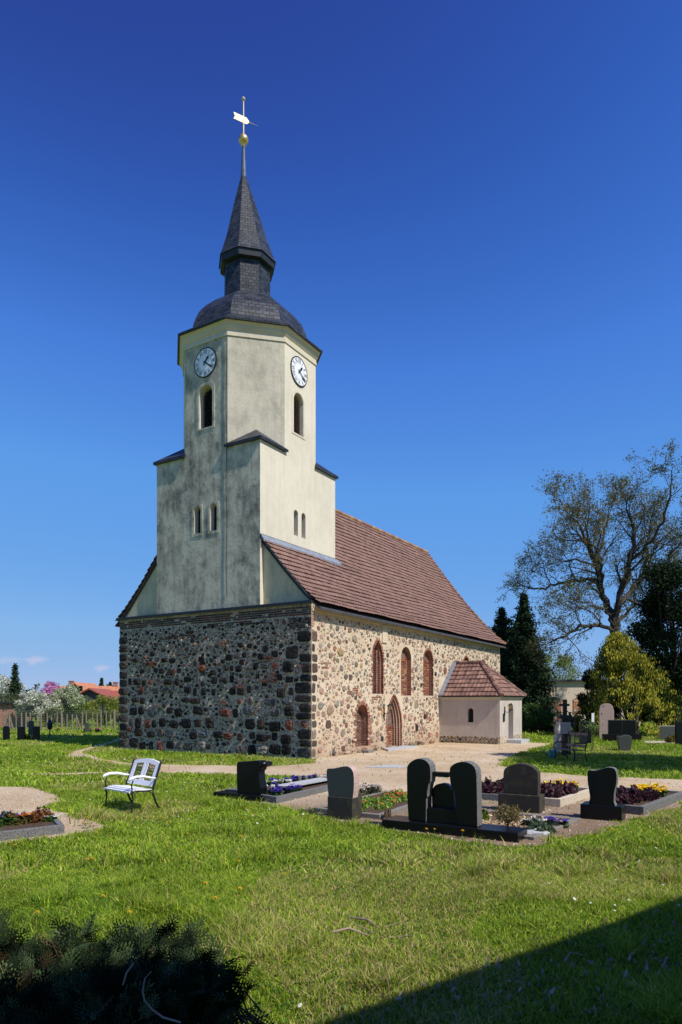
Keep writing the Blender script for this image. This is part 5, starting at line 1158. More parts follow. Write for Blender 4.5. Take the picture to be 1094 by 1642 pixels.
# the house behind the photographer that shades the foreground
ee = np.array([[-11.43, -11.98], [-15.4, -10.42]]); shx, shy = -math.tan(R(SUN_OFF))*1.0, -1.0
k_ = 6.0/math.tan(R(SUN_EL)); off = np.array([sd.x, sd.y])/math.hypot(sd.x, sd.y)*k_; e0, e1 = ee[0]+off, ee[1]+off; dv_ = (e1-e0)/np.linalg.norm(e1-e0)
t = thing('village_house', (float(e0[0]), float(e0[1]), 0), 'plain rendered two-storey house beside the churchyard whose shadow falls on the lawn', 'house', None, math.atan2(-dv_[1], -dv_[0]))
q = MB(); q.box((-14, -9.5, -.1), (8, -.35, 5.9)); q.prism([(-9.5, 5.9), (-.35, 5.9), (-4.9, 9.0)], (-14, 0, 0), UY, UZ, UX, 22); q.build('wall', M['render_far'], t)
q = MB(); s_ = 3.1/4.575; V = [(-14.3, 0, 5.86), (8.3, 0, 5.86), (8.3, -4.925, 9.1), (-14.3, -4.925, 9.1), (8.3, -9.85, 5.86), (-14.3, -9.85, 5.86)]; V += [(a_, b_, c_+.14) for a_, b_, c_ in V]
q.add(V, [(6, 7, 8, 9), (9, 8, 10, 11), (0, 3, 2, 1), (3, 5, 4, 2), (0, 1, 7, 6), (5, 11, 10, 4), (0, 6, 9, 3), (3, 9, 11, 5), (1, 2, 8, 7), (2, 4, 10, 8)]); q.build('roof', M['red_tile'], t)
for wx in range(-12, 8, 4):
    for wz in (1, 3.6): q = MB(); q.box((wx, -.35, wz), (wx+1.1, -.30, wz+1.4)); q.build('window', M['void'], t)

# fence of weathered posts and wire
a_, b_ = np.array(P(8, 43)), np.array(P(215, 47)); t = thing('post_fence', (float(a_[0]), float(a_[1]), 0), 'wire fence on weathered wooden posts closing the churchyard on the left', 'fence')
n = 27; L_ = b_-a_; rp = random.Random(4)
for i in range(n):
    p = L_*i/(n-1)+np.array([rp.uniform(-.1, .1), rp.uniform(-.08, .08)]); h = rp.uniform(1.0, 1.25)*(1.22 if i in (11, 19, 22, 23) else 1); r_ = rp.uniform(.035, .06)*(1.5 if i in (11, 22, 23) else 1); q = MB()
    q.tube([(p[0], p[1], -.1), (p[0]+rp.uniform(-.04, .04), p[1], h)], [r_, r_*.85], 7); q.build('post', M['post'], t)
    if i in (1, 14): q = MB(); q.tube([(p[0], p[1], h*.8), (p[0]+L_[0]*.03, p[1]+L_[1]*.03, 0)], .05, 6); q.build('strut', M['post'], t)
q = MB()
for h in np.linspace(.1, 1.3, 9): q.tube([(0, .1, h), (L_[0], L_[1]+.1, h)], .006, 4)
for i in range(110): q.tube([(L_[0]*i/109, L_[1]*i/109+.1, .08), (L_[0]*i/109, L_[1]*i/109+.1, 1.3)], .005, 4)
q.build('wire_mesh', M['wire'], t)
p = P(57, 70); t = thing('utility_pole', (p[0], p[1], 0), 'thin dark utility pole rising above the blossoming trees', 'pole'); q = MB(); q.tube([(0, 0, 0), (0, 0, 3.5)], [.10, .07], 6); q.build('pole', M['bark_dark'], t); q = MB(); q.tube([(-.4, 0, 3.3), (.4, 0, 3.3)], .04, 5); q.build('crossarm', M['bark_dark'], t)

# ------------------------------------------------------------------ trees
def unit(v): v = np.array(v, float); return v/(np.linalg.norm(v)+1e-9)
def limbs(q, base, dirn, length, rad, depth, rs, tips, spread=.55, up=.12, k=5, ratio=.72, nseg=4, m=0, kids_=(2, 3), minr=.006, wob=.16, allpts=None):
    pts = [np.array(base, float)]; d = unit(dirn); rr_ = [rad]
    for i in range(nseg):
        d = unit(d+rs.normal(0, wob, 3)+np.array([0, 0, up*.5])); pts.append(pts[-1]+d*length/nseg); rr_.append(max(minr, rad*(1-.42*(i+1)/nseg)))
    q.tube(pts, rr_, k if rad > .03 else 3, m, cap=False)
    if allpts is not None and depth <= 1: allpts.extend(pts[1:])
    if depth == 0: tips.append((pts[-1], d)); return
    n = rs.integers(kids_[0], kids_[1]+1)
    for j in range(n):
        a = rs.normal(size=3); a -= a@d*d; a = unit(a); nd = unit(d+a*spread*rs.uniform(.6, 1.4)+np.array([0, 0, up]))
        limbs(q, pts[-1] if j < 2 else pts[-2], nd, length*ratio*rs.uniform(.75, 1.15), rr_[-1]*(.85 if j == 0 else .68), depth-1, rs, tips, spread, up, k, ratio, nseg, m, kids_, minr, wob, allpts)
    if depth >= 2:
        for _ in range(2):
            i = rs.integers(1, len(pts)-1); a = rs.normal(size=3); a -= a@d*d; a = unit(a)
            limbs(q, pts[i], unit(d*.5+a+np.array([0, 0, up])), length*.6*rs.uniform(.6, 1), rr_[i]*.45, depth-2, rs, tips, spread, up, k, ratio, nseg, m, kids_, minr, wob, allpts)
# the big tree in young leaf on the right: limbs set out as in the photograph, all at their own depth
def big_tree():
    d0 = 44; s_ = d0/F; rs = np.random.default_rng(31)
    bp = P(985, d0); t = thing('bare_tree', (bp[0], bp[1], 0), 'large spreading tree just coming into leaf above the golden shrub', 'tree', None, AZ-R(90))
    def Q(px, py, y=0.0): return np.array([(px-985)*s_, y, EYE+(YH-py)*s_])
    q = MB(); tips = []; ap = []
    q.tube([Q(985, 1176), Q(986, 1110), Q(986, 1040), Q(986, 990)], [.48, .38, .32, .27], 10)
    main = [([(986, 992, 0), (972, 960, .3), (968, 925, .6), (963, 895, .9), (950, 860, 1.4)], .25), ([(986, 990, 0), (990, 960, -.5), (996, 925, -1), (1000, 890, -1.4), (998, 850, -1.6)], .24),
            ([(986, 1035, 0), (975, 1018, -.8), (950, 1008, -1.6), (915, 1008, -2), (896, 1018, -2.2), (882, 1028, -2.4)], .15), ([(966, 928, .5), (940, 925, 1), (905, 930, 1.4), (885, 938, 1.6), (868, 936, 2)], .12),
            ([(990, 975, 0), (1012, 955, .6), (1035, 930, 1.2), (1052, 912, 1.8), (1072, 898, 2.2)], .16), ([(988, 1020, 0), (1005, 990, 1), (1030, 970, 1.6), (1055, 955, 2.4)], .13),
            ([(1045, 915, 1.2), (1047, 890, .8), (1040, 872, .4), (1042, 855, 0)], .14), ([(1035, 930, 1), (1062, 908, 1.5), (1085, 902, 2), (1108, 900, 2.4)], .13),
            ([(963, 895, .9), (945, 870, .2), (925, 845, -.4), (905, 830, -.8)], .12), ([(965, 905, .8), (978, 880, 1.8), (992, 850, 2.6), (1004, 812, 3)], .12), ([(998, 905, -1.2), (1020, 885, -2.2), (1030, 850, -3), (1035, 810, -3.4)], .12),
            ([(968, 940, .3), (955, 915, -1), (935, 890, -2.2), (915, 872, -3)], .11), ([(963, 905, .5), (935, 900, .5), (905, 895, .8)], .09), ([(985, 1010, 0), (960, 985, -1.5), (930, 980, -2.5), (905, 985, -3)], .09),
            ([(1010, 960, .2), (1060, 1000, -1), (1090, 990, -2)], .1), ([(1052, 912, 1.8), (1062, 882, 1.2), (1068, 862, .6)], .09), ([(1085, 902, 2), (1092, 880, 1), (1100, 850, 0)], .08)]
    for pl, r0 in main:
        pts = [Q(*p) for p in pl]; n = len(pts)
        f = np.linspace(0, n-1, n*3); P3 = np.array(pts); pp = np.stack([np.interp(f, range(n), P3[:, i]) for i in range(3)], 1); pp[1:-1] += rs.normal(0, .07, (len(pp)-2, 3))
        rr_ = np.linspace(r0, r0*.45, len(pp)); q.tube(pp, rr_, 7, cap=False)
        for i in range(3, len(pp)):
            if rs.random() < .62 or i > len(pp)-3:
                d = unit(pp[i]-pp[i-1]); a = rs.normal(size=3); a -= a@d*d; a = unit(a)
                limbs(q, pp[i], unit(d*.9+a*.9+np.array([0, 0, .25])), rs.uniform(.9, 1.6), rr_[i]*.5, 3, rs, tips, .65, .04, 5, .74, 4, 0, (2, 3), .008, .11, ap)
        d = unit(pp[-1]-pp[-2]); limbs(q, pp[-1], d, 1.0, rr_[-1]*.9, 4, rs, tips, .62, .03, 5, .72, 4, 0, (2, 3), .008, .10, ap)
    q.build('trunk', M['bark_dark'], t)
    T = np.array([p for p, d in tips]); A = np.array(ap)
    C = np.vstack([np.repeat(T, 8, 0)+rs.normal(0, .15, (len(T)*8, 3)), A[rs.random(len(A)) < .5]+rs.normal(0, .07, ((A[:, 0] > 1e9).sum(), 3)) if False else A[::2]+rs.normal(0, .08, (len(A[::2]), 3))])
    print('big tree leaves', len(C)); q = MB(); leafquads(q, C, rs.uniform(.035, .075, len(C)), rs, [(.20, .20, .05), (.13, .16, .04), (.22, .15, .06), (.09, .11, .03)]); q.build('crown', M['leaf'], t)
big_tree()
def conifer(px, d, top_py, label, wid, seed, cols, trunkm=None, n_wh=26, base=0.3, cat='tree', name='spruce_tree', dens=1.0, cone=1.0, ls=.09):
    rs = np.random.default_rng(seed); p = P(px, d); H = EYE+(YH-top_py)/F*d
    t = thing(name, (p[0], p[1], 0), label, cat); q = MB(); q.tube([(0, 0, -.1), (0, 0, H*.6), (0, 0, H)], [H*.022, H*.012, .015], 7); cr = MB(); C = []
    for i in range(n_wh):
        f = (i/(n_wh-1)); z = base+(H-base)*f; R_ = wid*(1-f**cone)*(.72+.28*math.sin(i*2.3+seed))+.08
        nb_ = int(max(4, 11*(1-f*.6)*dens))
        for j in range(nb_):
            a = 2*math.pi*(j+rs.uniform(-.3, .3))/nb_+i; L_ = R_*rs.uniform(.5, 1.3); m = max(4, int(L_/.07)); s_ = np.linspace(.08, 1, m)
            dr = .30 if name == 'spruce_tree' else .1
            pts = np.stack([np.cos(a)*L_*s_, np.sin(a)*L_*s_, z-L_*dr*s_+L_*.16*s_**3], 1)
            q.tube(pts[::max(1, m//3)], .018, 3, cap=False)
            kk = max(2, int(6*dens)); c = np.repeat(pts, kk, 0)+rs.normal(0, 1, (len(pts)*kk, 3))*np.array([.09+.05*L_, .09+.05*L_, .07+.03*L_]); c[:, 2] -= rs.uniform(0, .22, len(c))*min(1, L_); C.append(c)
    C = np.vstack(C); leafquads(cr, C, rs.uniform(.5, 1.1, len(C))*ls, rs, cols, el=1.5)
    cr.build('crown', M['needle'], t); q.build('trunk', M['bark_dark'], t); return t
DG = [(.028, .055, .024), (.042, .078, .032), (.016, .032, .016)]
conifer(805, 47, 978, 'dark spruce with a blunt top right behind the church end', 2.3, 3, DG, n_wh=42, cone=3.0, dens=1.5)
conifer(840, 45, 955, 'tall pointed dark spruce between the church and the farm building', 2.15, 5, DG, n_wh=50, cone=1.9, dens=1.5)
conifer(850, 46, 1060, 'shorter dark spruce at the right flank of the tall pointed one', .9, 9, DG, n_wh=26, cone=1.2)
conifer(24, 62, 1068, 'dark spruce rising behind the white blossom on the left', 1.5, 7, DG, n_wh=26)
conifer(163, 150, 1089, 'tiny distant spruce above the orange roof', 1.9, 8, DG, n_wh=16, ls=.25)
conifer(177, 152, 1096, 'tiny rounded conifer beside the distant spruce above the roof', 2.2, 10, DG, n_wh=14, cone=2.5, ls=.25, name='conifer_tree')
conifer(129, 90, 1102, 'small dark conifer between the blossom and the barn gable', .8, 12, DG, n_wh=16, ls=.15)
def cloudtree(name, px, d, top_py, rx, label, cols, seed, nleaf, ls, cat='tree', trunk=.12, zlow=.35, lobes=22, mat='leaf', loose=.0, ry=None, barkm='bark'):
    rs = np.random.default_rng(seed); p = P(px, d); H = EYE+(YH-top_py)/F*d; t = thing(name, (p[0], p[1], 0), label, cat); ry = ry or rx
    zc = H*(1+zlow)/2; rzz = H*(1-zlow)/2; q = MB(); C = []
    q.tube([(0, 0, -.1), (.05, 0, H*zlow*.6), (0, 0, H*zlow+.2*H)], [trunk, trunk*.8, trunk*.5], 7)
    for i in range(lobes):
        u = rs.normal(size=3); u = unit(u); f = rs.uniform(.35, .85)**.6; c = np.array([u[0]*rx*f, u[1]*ry*f, zc+u[2]*rzz*f]); lr = rs.uniform(.22, .42)*min(rx, rzz)*1.1
        b = np.array([0, 0, H*zlow*.8]); mid = (b+c)/2+rs.normal(0, .1, 3)*rx; q.tube([b, mid, c, c+unit(c-b)*lr*.6], [trunk*.4, trunk*.28, trunk*.15, .01], 4, cap=False)
        for _ in range(4): e = c+rs.normal(0, lr*.7, 3); q.tube([c, (c+e)/2+rs.normal(0, .05, 3), e], [trunk*.12, trunk*.08, .006], 3, cap=False)
        m = nleaf//lobes; v = rs.normal(size=(m, 3)); v /= np.linalg.norm(v, axis=1)[:, None]; v *= (rs.uniform(.2, 1, (m, 1))**.45)*lr*np.array([1, 1, .85])*rs.uniform(.75, 1.3+loose, (m, 1)); C.append(c+v)
    q.build('trunk', M[barkm], t); C = np.vstack(C); C = C[C[:, 2] > .05]; cr = MB(); leafquads(cr, C, rs.uniform(.6, 1.3, len(C))*ls, rs, cols); cr.build('crown', M[mat], t); return t
WH = [(.75, .75, .68), (.62, .62, .52), (.30, .36, .16), (.80, .80, .76)]; WG = [(.55, .58, .40), (.30, .38, .12), (.70, .70, .60), (.20, .27, .08)]
LG = [(.16, .22, .04), (.22, .28, .05), (.10, .16, .03)]
cloudtree('blossom_tree', 2, 66, 1083, 1.9, 'white blossoming tree at the left edge behind the dark spruce', WH, 41, 6000, .09)
cloudtree('blossom_tree', 48, 49, 1104, 1.45, 'white blossoming tree left of centre behind the wooden fence posts', WH, 42, 9500, .06)
cloudtree('blossom_tree', 74, 50, 1109, 1.1, 'low white blossoming tree between the two fuller ones behind the fence', WH, 43, 6500, .06)
cloudtree('blossom_tree', 106, 51, 1101, 1.35, 'greenish white blossoming tree under the gabled house', WG, 44, 9500, .06)
cloudtree('magnolia_tree', 84, 62, 1097, 2.0, 'pink blossoming tree showing above the white ones', [(.66, .28, .52), (.55, .20, .44), (.72, .42, .60)], 45, 9000, .08)
cloudtree('bush', 88, 58, 1112, 3.2, 'mixed dark hedge behind the blossoming trees', [(.06, .09, .03), (.09, .10, .04)], 46, 5000, .10, 'hedge', lobes=26, zlow=.05)
cloudtree('bush', 137, 56, 1116, 1.2, 'olive green shrub just right of the greenish blossom tree', LG, 47, 4000, .06, 'shrub', zlow=.08)
cloudtree('bush', 166, 53, 1112, 1.35, 'bright yellow-green rounded shrub before the red barn', [(.24, .28, .04), (.16, .22, .03), (.30, .33, .06)], 48, 6000, .06, 'shrub', zlow=.08)
cloudtree('bush', 194, 55, 1120, .9, 'green shrub at the corner of the church wall', LG, 49, 3500, .06, 'shrub', zlow=.08)
cloudtree('bush', 12, 50, 1112, 1.3, 'dull green shrub in front of the brick shed', [(.08, .11, .04), (.12, .14, .06)], 50, 4000, .06, 'shrub', zlow=.1)
cloudtree('birch_tree', 893, 84, 1036, 2.5, 'light green tree in fresh leaf behind the farm building', [(.20, .26, .06), (.27, .32, .09), (.14, .20, .04)], 51, 9000, .09, zlow=.25, loose=.4)
cloudtree('laurel_bush', 862, 42, 1128, 1.35, 'glossy green laurel bush right of the porch', [(.06, .14, .03), (.10, .20, .04), (.04, .09, .02)], 52, 5000, .07, 'shrub', zlow=.03)
cloudtree('laurel_bush', 890, 43, 1148, 1.1, 'lower dark green bush below the red-brown shutters', [(.04, .09, .02), (.07, .14, .03)], 53, 4500, .07, 'shrub', zlow=.03)
cloudtree('laurel_bush', 926, 42, 1148, .6, 'round green bush under the right-hand shutters', [(.07, .15, .03), (.11, .20, .04)], 54, 3000, .07, 'shrub', zlow=.03)
cloudtree('hedge', 990, 60, 1128, 7, 'dark hedge closing the view beyond the golden shrub', [(.04, .07, .02), (.06, .09, .03)], 55, 12000, .13, 'hedge', zlow=.03, lobes=40)
cloudtree('yew_tree', 1085, 37, 893, 2.0, 'black-green dense evergreen cut by the right picture edge', [(.012, .022, .010), (.020, .034, .014), (.028, .05, .02)], 56, 40000, .075, zlow=.2, lobes=34, loose=.45, mat='needle', trunk=.2, barkm='bark_dark')
cloudtree('yew_tree', 1060, 39, 985, 1.7, 'black-green evergreen shrub directly behind the golden one', [(.012, .022, .010), (.022, .036, .014)], 57, 22000, .07, zlow=.05, lobes=30, mat='needle', barkm='bark_dark')
cloudtree('yew_tree', 950, 40, 1062, .72, 'dark green evergreen column at the left side of the golden shrub', [(.018, .035, .012), (.03, .05, .018)], 58, 13000, .055, zlow=.03, lobes=26, mat='needle', barkm='bark_dark')
cloudtree('yew_tree', 1010, 41, 1035, 1.7, 'dark evergreen mass behind the golden shrub foot', [(.014, .026, .010), (.022, .036, .014)], 59, 20000, .065, zlow=.03, lobes=30, mat='needle', barkm='bark_dark')
# out of the frame on the right: the tree that shades the lawn round the iron bench
cloudtree('shade_tree', 1345, 18.3, 641, 3.1, 'leafy tree standing right of the picture and shading the iron bench lawn', [(.06, .12, .03), (.09, .16, .04)], 60, 34000, .12, zlow=.35, lobes=40, trunk=.25)
# golden drooping conifer
def golden():
    rs = np.random.default_rng(77); p = P(1020, 36.5); H = EYE+(YH-1016)/F*36.5; t = thing('golden_cypress', (p[0], p[1], 0), 'big shaggy golden-green drooping conifer on the right', 'tree', None, AZ-R(90)); sc_ = 36.5/F
    q = MB(); q.tube([(0, 0, 0), (0, 0, H*.9)], [.16, .04], 7); q.build('trunk', M['bark_dark'], t)
    C, A, K = [], [], []
    # outline heights above ground for the silhouette, by azimuth-scaled radius
    n = 820
    for i in range(n):
        f = rs.uniform(0, 1)**.8; a = rs.uniform(0, 2*math.pi); z = .25+(H-.25)*f
        cx0 = -1.0*f                                   # the top leans to the left of the base
        R_ = 2.75*(1-f**1.25)**.85*(1+.16*math.sin(3*a+5*f)+.13*math.sin(6*a-9*f))+.10
        rr_ = R_*rs.uniform(.70, 1.10); x, y = cx0+rr_*math.cos(a), rr_*.85*math.sin(a)
        m = rs.integers(24, 46); L_ = rs.uniform(.28, .6); s_ = rs.uniform(0, 1, m)
        w_ = .13*np.sin(np.pi*np.clip(s_*.9+.1, 0, 1))+.015
        c = np.stack([x+np.cos(a)*.1*(1-s_)+rs.normal(0, 1, m)*w_, y+np.sin(a)*.1*(1-s_)+rs.normal(0, 1, m)*w_, z-s_*L_+.1], 1); C.append(c)
        g = [(.42, .38, .04), (.32, .32, .04), (.52, .46, .06)] if rs.random() < (.12 if x < -1.7 else .74 if x < .7 else (.25 if z > 1.8 else .6)) else [(.05, .08, .015), (.07, .10, .02), (.03, .05, .012)]  # dark clumps paint the shadowed gaps between sprays into the foliage colour
        K.append(np.array(g)[rs.integers(0, 3, m)])
    C = np.vstack(C); K = np.vstack(K); ok_ = C[:, 2] > .05; C, K = C[ok_], K[ok_]; n = len(C)
    d = rs.normal(0, .28, (n, 3)); d[:, 2] = -1; d /= np.linalg.norm(d, axis=1)[:, None]; b = rs.normal(size=(n, 3)); b -= (b*d).sum(1)[:, None]*d; b /= np.linalg.norm(b, axis=1)[:, None]
    s1 = rs.uniform(.05, .10, (n, 1)); s2 = rs.uniform(.014, .028, (n, 1)); V = np.stack([C-d*s1, C-b*s2, C+d*s1, C+b*s2], 1).reshape(-1, 3)
    q = MB(); q.addnp(V, np.arange(4*n).reshape(n, 4), 0, np.repeat(K*rs.uniform(.7, 1.2, (n, 1)), 4, 0)); q.build('crown', M['needle'], t)
golden()
# far wood on the horizon
rs = np.random.default_rng(5); C = []
for px in range(-260, 1420, 9):
    d = rs.uniform(240, 300); p = P(px, d); h = rs.uniform(4.5, 8); m = 150; C.append(np.stack([p[0]+rs.normal(0, 2.2, m), p[1]+rs.normal(0, 2.2, m), np.abs(rs.normal(0, .45, m))*h], 1))
C = np.vstack(C); C[:, 2] = np.minimum(C[:, 2], 8.5); q = MB(); leafquads(q, C, rs.uniform(.5, 1.1, len(C)), rs, [(.05, .08, .03), (.08, .11, .04)]); tag(q.build('far_wood', M['leaf']), 'far wood along the horizon', 'wood', kind='stuff')

# ------------------------------------------------------------------ lawn: grass blades, flowers, litter
def snoise(x, y, seed, sc):                      # cheap smooth value noise
    r = np.random.default_rng(seed); T = r.random((64, 64)); u, v = x*sc, y*sc; i, j = np.floor(u).astype(int), np.floor(v).astype(int); f, g = u-i, v-j; f = f*f*(3-2*f); g = g*g*(3-2*g)
    a, b, c, d = T[i % 64, j % 64], T[(i+1) % 64, j % 64], T[i % 64, (j+1) % 64], T[(i+1) % 64, (j+1) % 64]
    return (a*(1-f)+b*f)*(1-g)+(c*(1-f)+d*f)*g
BARE = [SANDP, THINP, LPP]
FOOT = [[(-.12, -.1), (WL+.1, -.1), (WL+.1, WY+.1), (-.12, WY+.1)], [(PX0-.05, PY-.05), (PX1+.05, PY-.05), (PX1+.05, 0), (PX0-.05, 0)]]
def open_ground(x, y, pad=0):
    k = np.ones(len(x), bool)
    rj = np.random.default_rng(71); jx, jy = rj.normal(0, .07, len(x)), rj.normal(0, .07, len(x)); b_ = (snoise(x, y, 77, 3.0)-.5)*.5
    for p in BARE: k &= ~inpoly(x+jx+b_*.6, y+jy+b_*.6, p)
    for p in FOOT: k &= ~inpoly(x, y, p)
    k |= (rj.random(len(x)) < .012) & ~(inpoly(x, y, FOOT[0]) | inpoly(x, y, FOOT[1])) & (snoise(x, y, 78, .9) > .5)
    return k
def scatter_wedge(n, d0, d1, rs, wl=.60, wr=.60):
    d = np.sqrt(rs.uniform(d0*d0, d1*d1, n)); l = rs.uniform(-wl, wr, n)*d
    return CAM[0]+FWD[0]*d+RGT[0]*l, CAM[1]+FWD[1]*d+RGT[1]*l, d
def grass(n, d0, d1, h0, h1, w, seed, name, label, lean=.95):
    rs = np.random.default_rng(seed); x, y, d = scatter_wedge(n, d0, d1, rs)
    cl = snoise(x, y, 3, 1.1)*.6+snoise(x, y, 5, 4.5)*.4
    k = open_ground(x, y) & (rs.random(n) < .35+.9*cl)
    x, y, d, cl = x[k], y[k], d[k], cl[k]; n = len(x)
    tuft = snoise(x, y, 9, 2.3)
    h = rs.uniform(h0, h1, n)*(.55+.9*cl)*(1+1.1*(tuft > .74)); wd = w*rs.uniform(.6, 1.3, n)
    a = rs.uniform(0, 2*math.pi, n); la = rs.uniform(0, 2*math.pi, n); ln = np.abs(rs.normal(0, lean, n))*h
    B = np.stack([x, y, np.zeros(n)], 1); W_ = np.stack([np.cos(a), np.sin(a), np.zeros(n)], 1)*wd[:, None]; Ld = np.stack([np.cos(la), np.sin(la), np.zeros(n)], 1)*ln[:, None]; U = np.zeros((n, 3)); U[:, 2] = h
    V = np.stack([B-W_, B+W_, B+W_*.75+U*.55+Ld*.35, B-W_*.75+U*.55+Ld*.35, B+U*.95+Ld], 1).reshape(-1, 3)
    b = np.arange(n)*5
    pal = np.array([(.24, .38, .022), (.34, .47, .03), (.43, .52, .05), (.13, .25, .018), (.55, .55, .12), (.58, .47, .20)])
    dry = snoise(x, y, 13, .55)
    pr = rs.random(n); idx = np.where(pr < .28, 0, np.where(pr < .55, 1, np.where(pr < .74, 2, np.where(pr < .90, 3, np.where(pr < .97, 4, 5)))))
    idx = np.where((dry > .70) & (rs.random(n) < .33), 5, idx); idx = np.where((dry < .28) & (rs.random(n) < .4), 3, idx)
    c = pal[idx]*rs.uniform(.7, 1.2, (n, 1))*(.78+.44*snoise(x, y, 15, 1.7))[:, None]; c = np.repeat(c, 5, 0).reshape(n, 5, 3)
    q = MB(); q.V.append(V); q.C.append(c.reshape(-1, 3)); q.nv = len(V)
    f4 = np.stack([b, b+1, b+2, b+3], 1); f3 = np.stack([b+3, b+2, b+4], 1)
    q.L += [f4.ravel(), f3.ravel()]; q.N += [np.full(n, 4), np.full(n, 3)]; q.M += [np.zeros(n, int), np.zeros(n, int)]
    print(name, n); return tag(q.build(name, M['grass']), label, 'grass', kind='stuff')
grass(250000, 3.2, 7.5, .022, .068, .0045, 101, 'grass', 'short lawn grass in the foreground')
grass(230000, 7.5, 15, .03, .075, .0075, 102, 'grass', 'lawn grass round the bench and graves')
grass(200000, 15, 34, .03, .075, .016, 103, 'grass', 'lawn grass in front of and beside the church')
grass(70000, 34, 62, .05, .11, .035, 104, 'grass', 'lawn grass far back by the fence')
# coarse tufts and broad clover-like leaves in the foreground
rs = np.random.default_rng(200); x, y, d = scatter_wedge(26000, 3.2, 11, rs); k = open_ground(x, y) & (snoise(x, y, 21, 1.6) > .52); x, y = x[k], y[k]
C = np.stack([x, y, rs.uniform(.012, .045, len(x))], 1); q = MB(); leafquads(q, C, rs.uniform(.007, .017, len(C)), rs, [(.07, .17, .02), (.10, .22, .03), (.05, .12, .02)], el=1.1, up=0); tag(q.build('clover', M['leaf']), 'patches of small broad-leaved weeds in the lawn', 'weeds', kind='stuff')
x, y, d = scatter_wedge(14000, 3.4, 12, rs); k = open_ground(x, y) & (snoise(x, y, 33, .8) > .62); x, y = x[k], y[k]
C = np.stack([x, y, rs.uniform(.005, .03, len(x))], 1); q = MB(); leafquads(q, C, rs.uniform(.006, .02, len(C)), rs, [(.26, .17, .08), (.34, .25, .14), (.18, .10, .05)], el=1.5); tag(q.build('leaf_litter', M['leaf']), 'dry leaf crumbs scattered through the lawn', 'litter', kind='stuff')
# daisies
x, y, d = scatter_wedge(2200, 4, 26, rs, .56, .56); k = open_ground(x, y) & (snoise(x, y, 41, .5)+rs.uniform(-.2, .2, len(x)) > .58); x, y, d = x[k], y[k], d[k]; q = MB()
for i in range(len(x)):
    s_ = rs.uniform(.009, .015)*(1+d[i]*.02); z = rs.uniform(.05, .09); th = np.arange(7)*2*math.pi/7; tl_ = rs.normal(0, .3, 2)
    V = np.stack([x[i]+s_*np.cos(th), y[i]+s_*np.sin(th), z+s_*(tl_[0]*np.cos(th)+tl_[1]*np.sin(th))], 1); q.add(V, [tuple(range(7))], 0, (.78, .78, .74)); q.add(V*[1, 1, 1]*1.0+(0, 0, .003), [], 0)
    c = np.array([x[i], y[i], z+.003]); q.add([c+(s_*.35, 0, 0), c+(0, s_*.35, .001), c+(-s_*.35, 0, 0), c+(0, -s_*.35, .001)], [(0, 1, 2, 3)], 0, (.7, .5, .05))
tag(q.build('daisies', M['petal']), 'tiny white daisies dotted all over the lawn', 'daisies', kind='stuff')
# dandelions: single plants
def dandelion():
    t = thing('dandelion', (0, 0, 0), 'yellow dandelion flower standing in the lawn', 'dandelion', 'dandelions in the lawn')
    q = MB(); q.tube([(0, 0, 0), (.004, 0, .05), (0, 0, .095)], .0022, 5, 0, (.14, .22, .05)); q.build('stem', M['leaf'], t)
    q = MB()
    for ring_, n_, r_, z in ((0, 16, .023, .0), (1, 12, .017, .006), (2, 8, .010, .010)):
        for i in range(n_):
            a = i*2*math.pi/n_+ring_*.3; d = np.array([math.cos(a), math.sin(a), .25+.35*ring_]); e = np.array([-math.sin(a), math.cos(a), 0]); o_ = np.array([0, 0, .095+z])
            q.add([o_, o_+d*r_*.6+e*r_*.22, o_+d*r_, o_+d*r_*.6-e*r_*.22], [(0, 1, 2, 3)], 0, (.82, .52, .02))
    q.build('blossom', M['petal'], t)
    q = MB()
    for i in range(6):
        a = i*1.05; d = np.array([math.cos(a), math.sin(a), .12]); e = np.array([-math.sin(a), math.cos(a), 0]); q.add([(0, 0, .01), d*.05+e*.010+(0, 0, .012), d*.10+(0, 0, .008), d*.05-e*.010+(0, 0, .012)], [(0, 1, 2, 3)], 0, (.08, .17, .02))
    q.build('leaves', M['leaf'], t); return t
dd = dandelion(); first = True
dpx = [(140, 1391), (147, 1388), (383, 1394), (207, 1478), (60, 1480), (345, 1454), (165, 1452), (233, 1318), (245, 1322), (256, 1320), (262, 1324), (268, 1326), (275, 1316), (219, 1321), (272, 1327), (132, 1325), (140, 1322), (147, 1326), (137, 1329), (29, 1353), (72, 1354), (213, 1368), (393, 1318), (405, 1316), (386, 1354), (401, 1302), (497, 1322), (486, 1303), (684, 1342), (697, 1340), (742, 1345), (982, 1342), (1068, 1350), (1070, 1344), (155, 1345), (385, 1440), (548, 1312), (300, 1345), (300, 1222), (330, 1219), (360, 1220), (380, 1222), (395, 1221), (420, 1225), (445, 1226), (170, 1228), (176, 1230), (178, 1226), (455, 1412), (330, 1432), (15, 1362), (24, 1364)]
for i, (a, b) in enumerate(dpx):
    p = G(a, b); o = dd if i == 0 else copy_tree(dd); o.location = (p[0], p[1], 0); o.rotation_euler[2] = random.uniform(0, 6.28); k = random.uniform(.9, 1.25)*(1.0 if b > 1300 else 1.4); o.scale = (k, k, k*random.uniform(.7, 1.0))
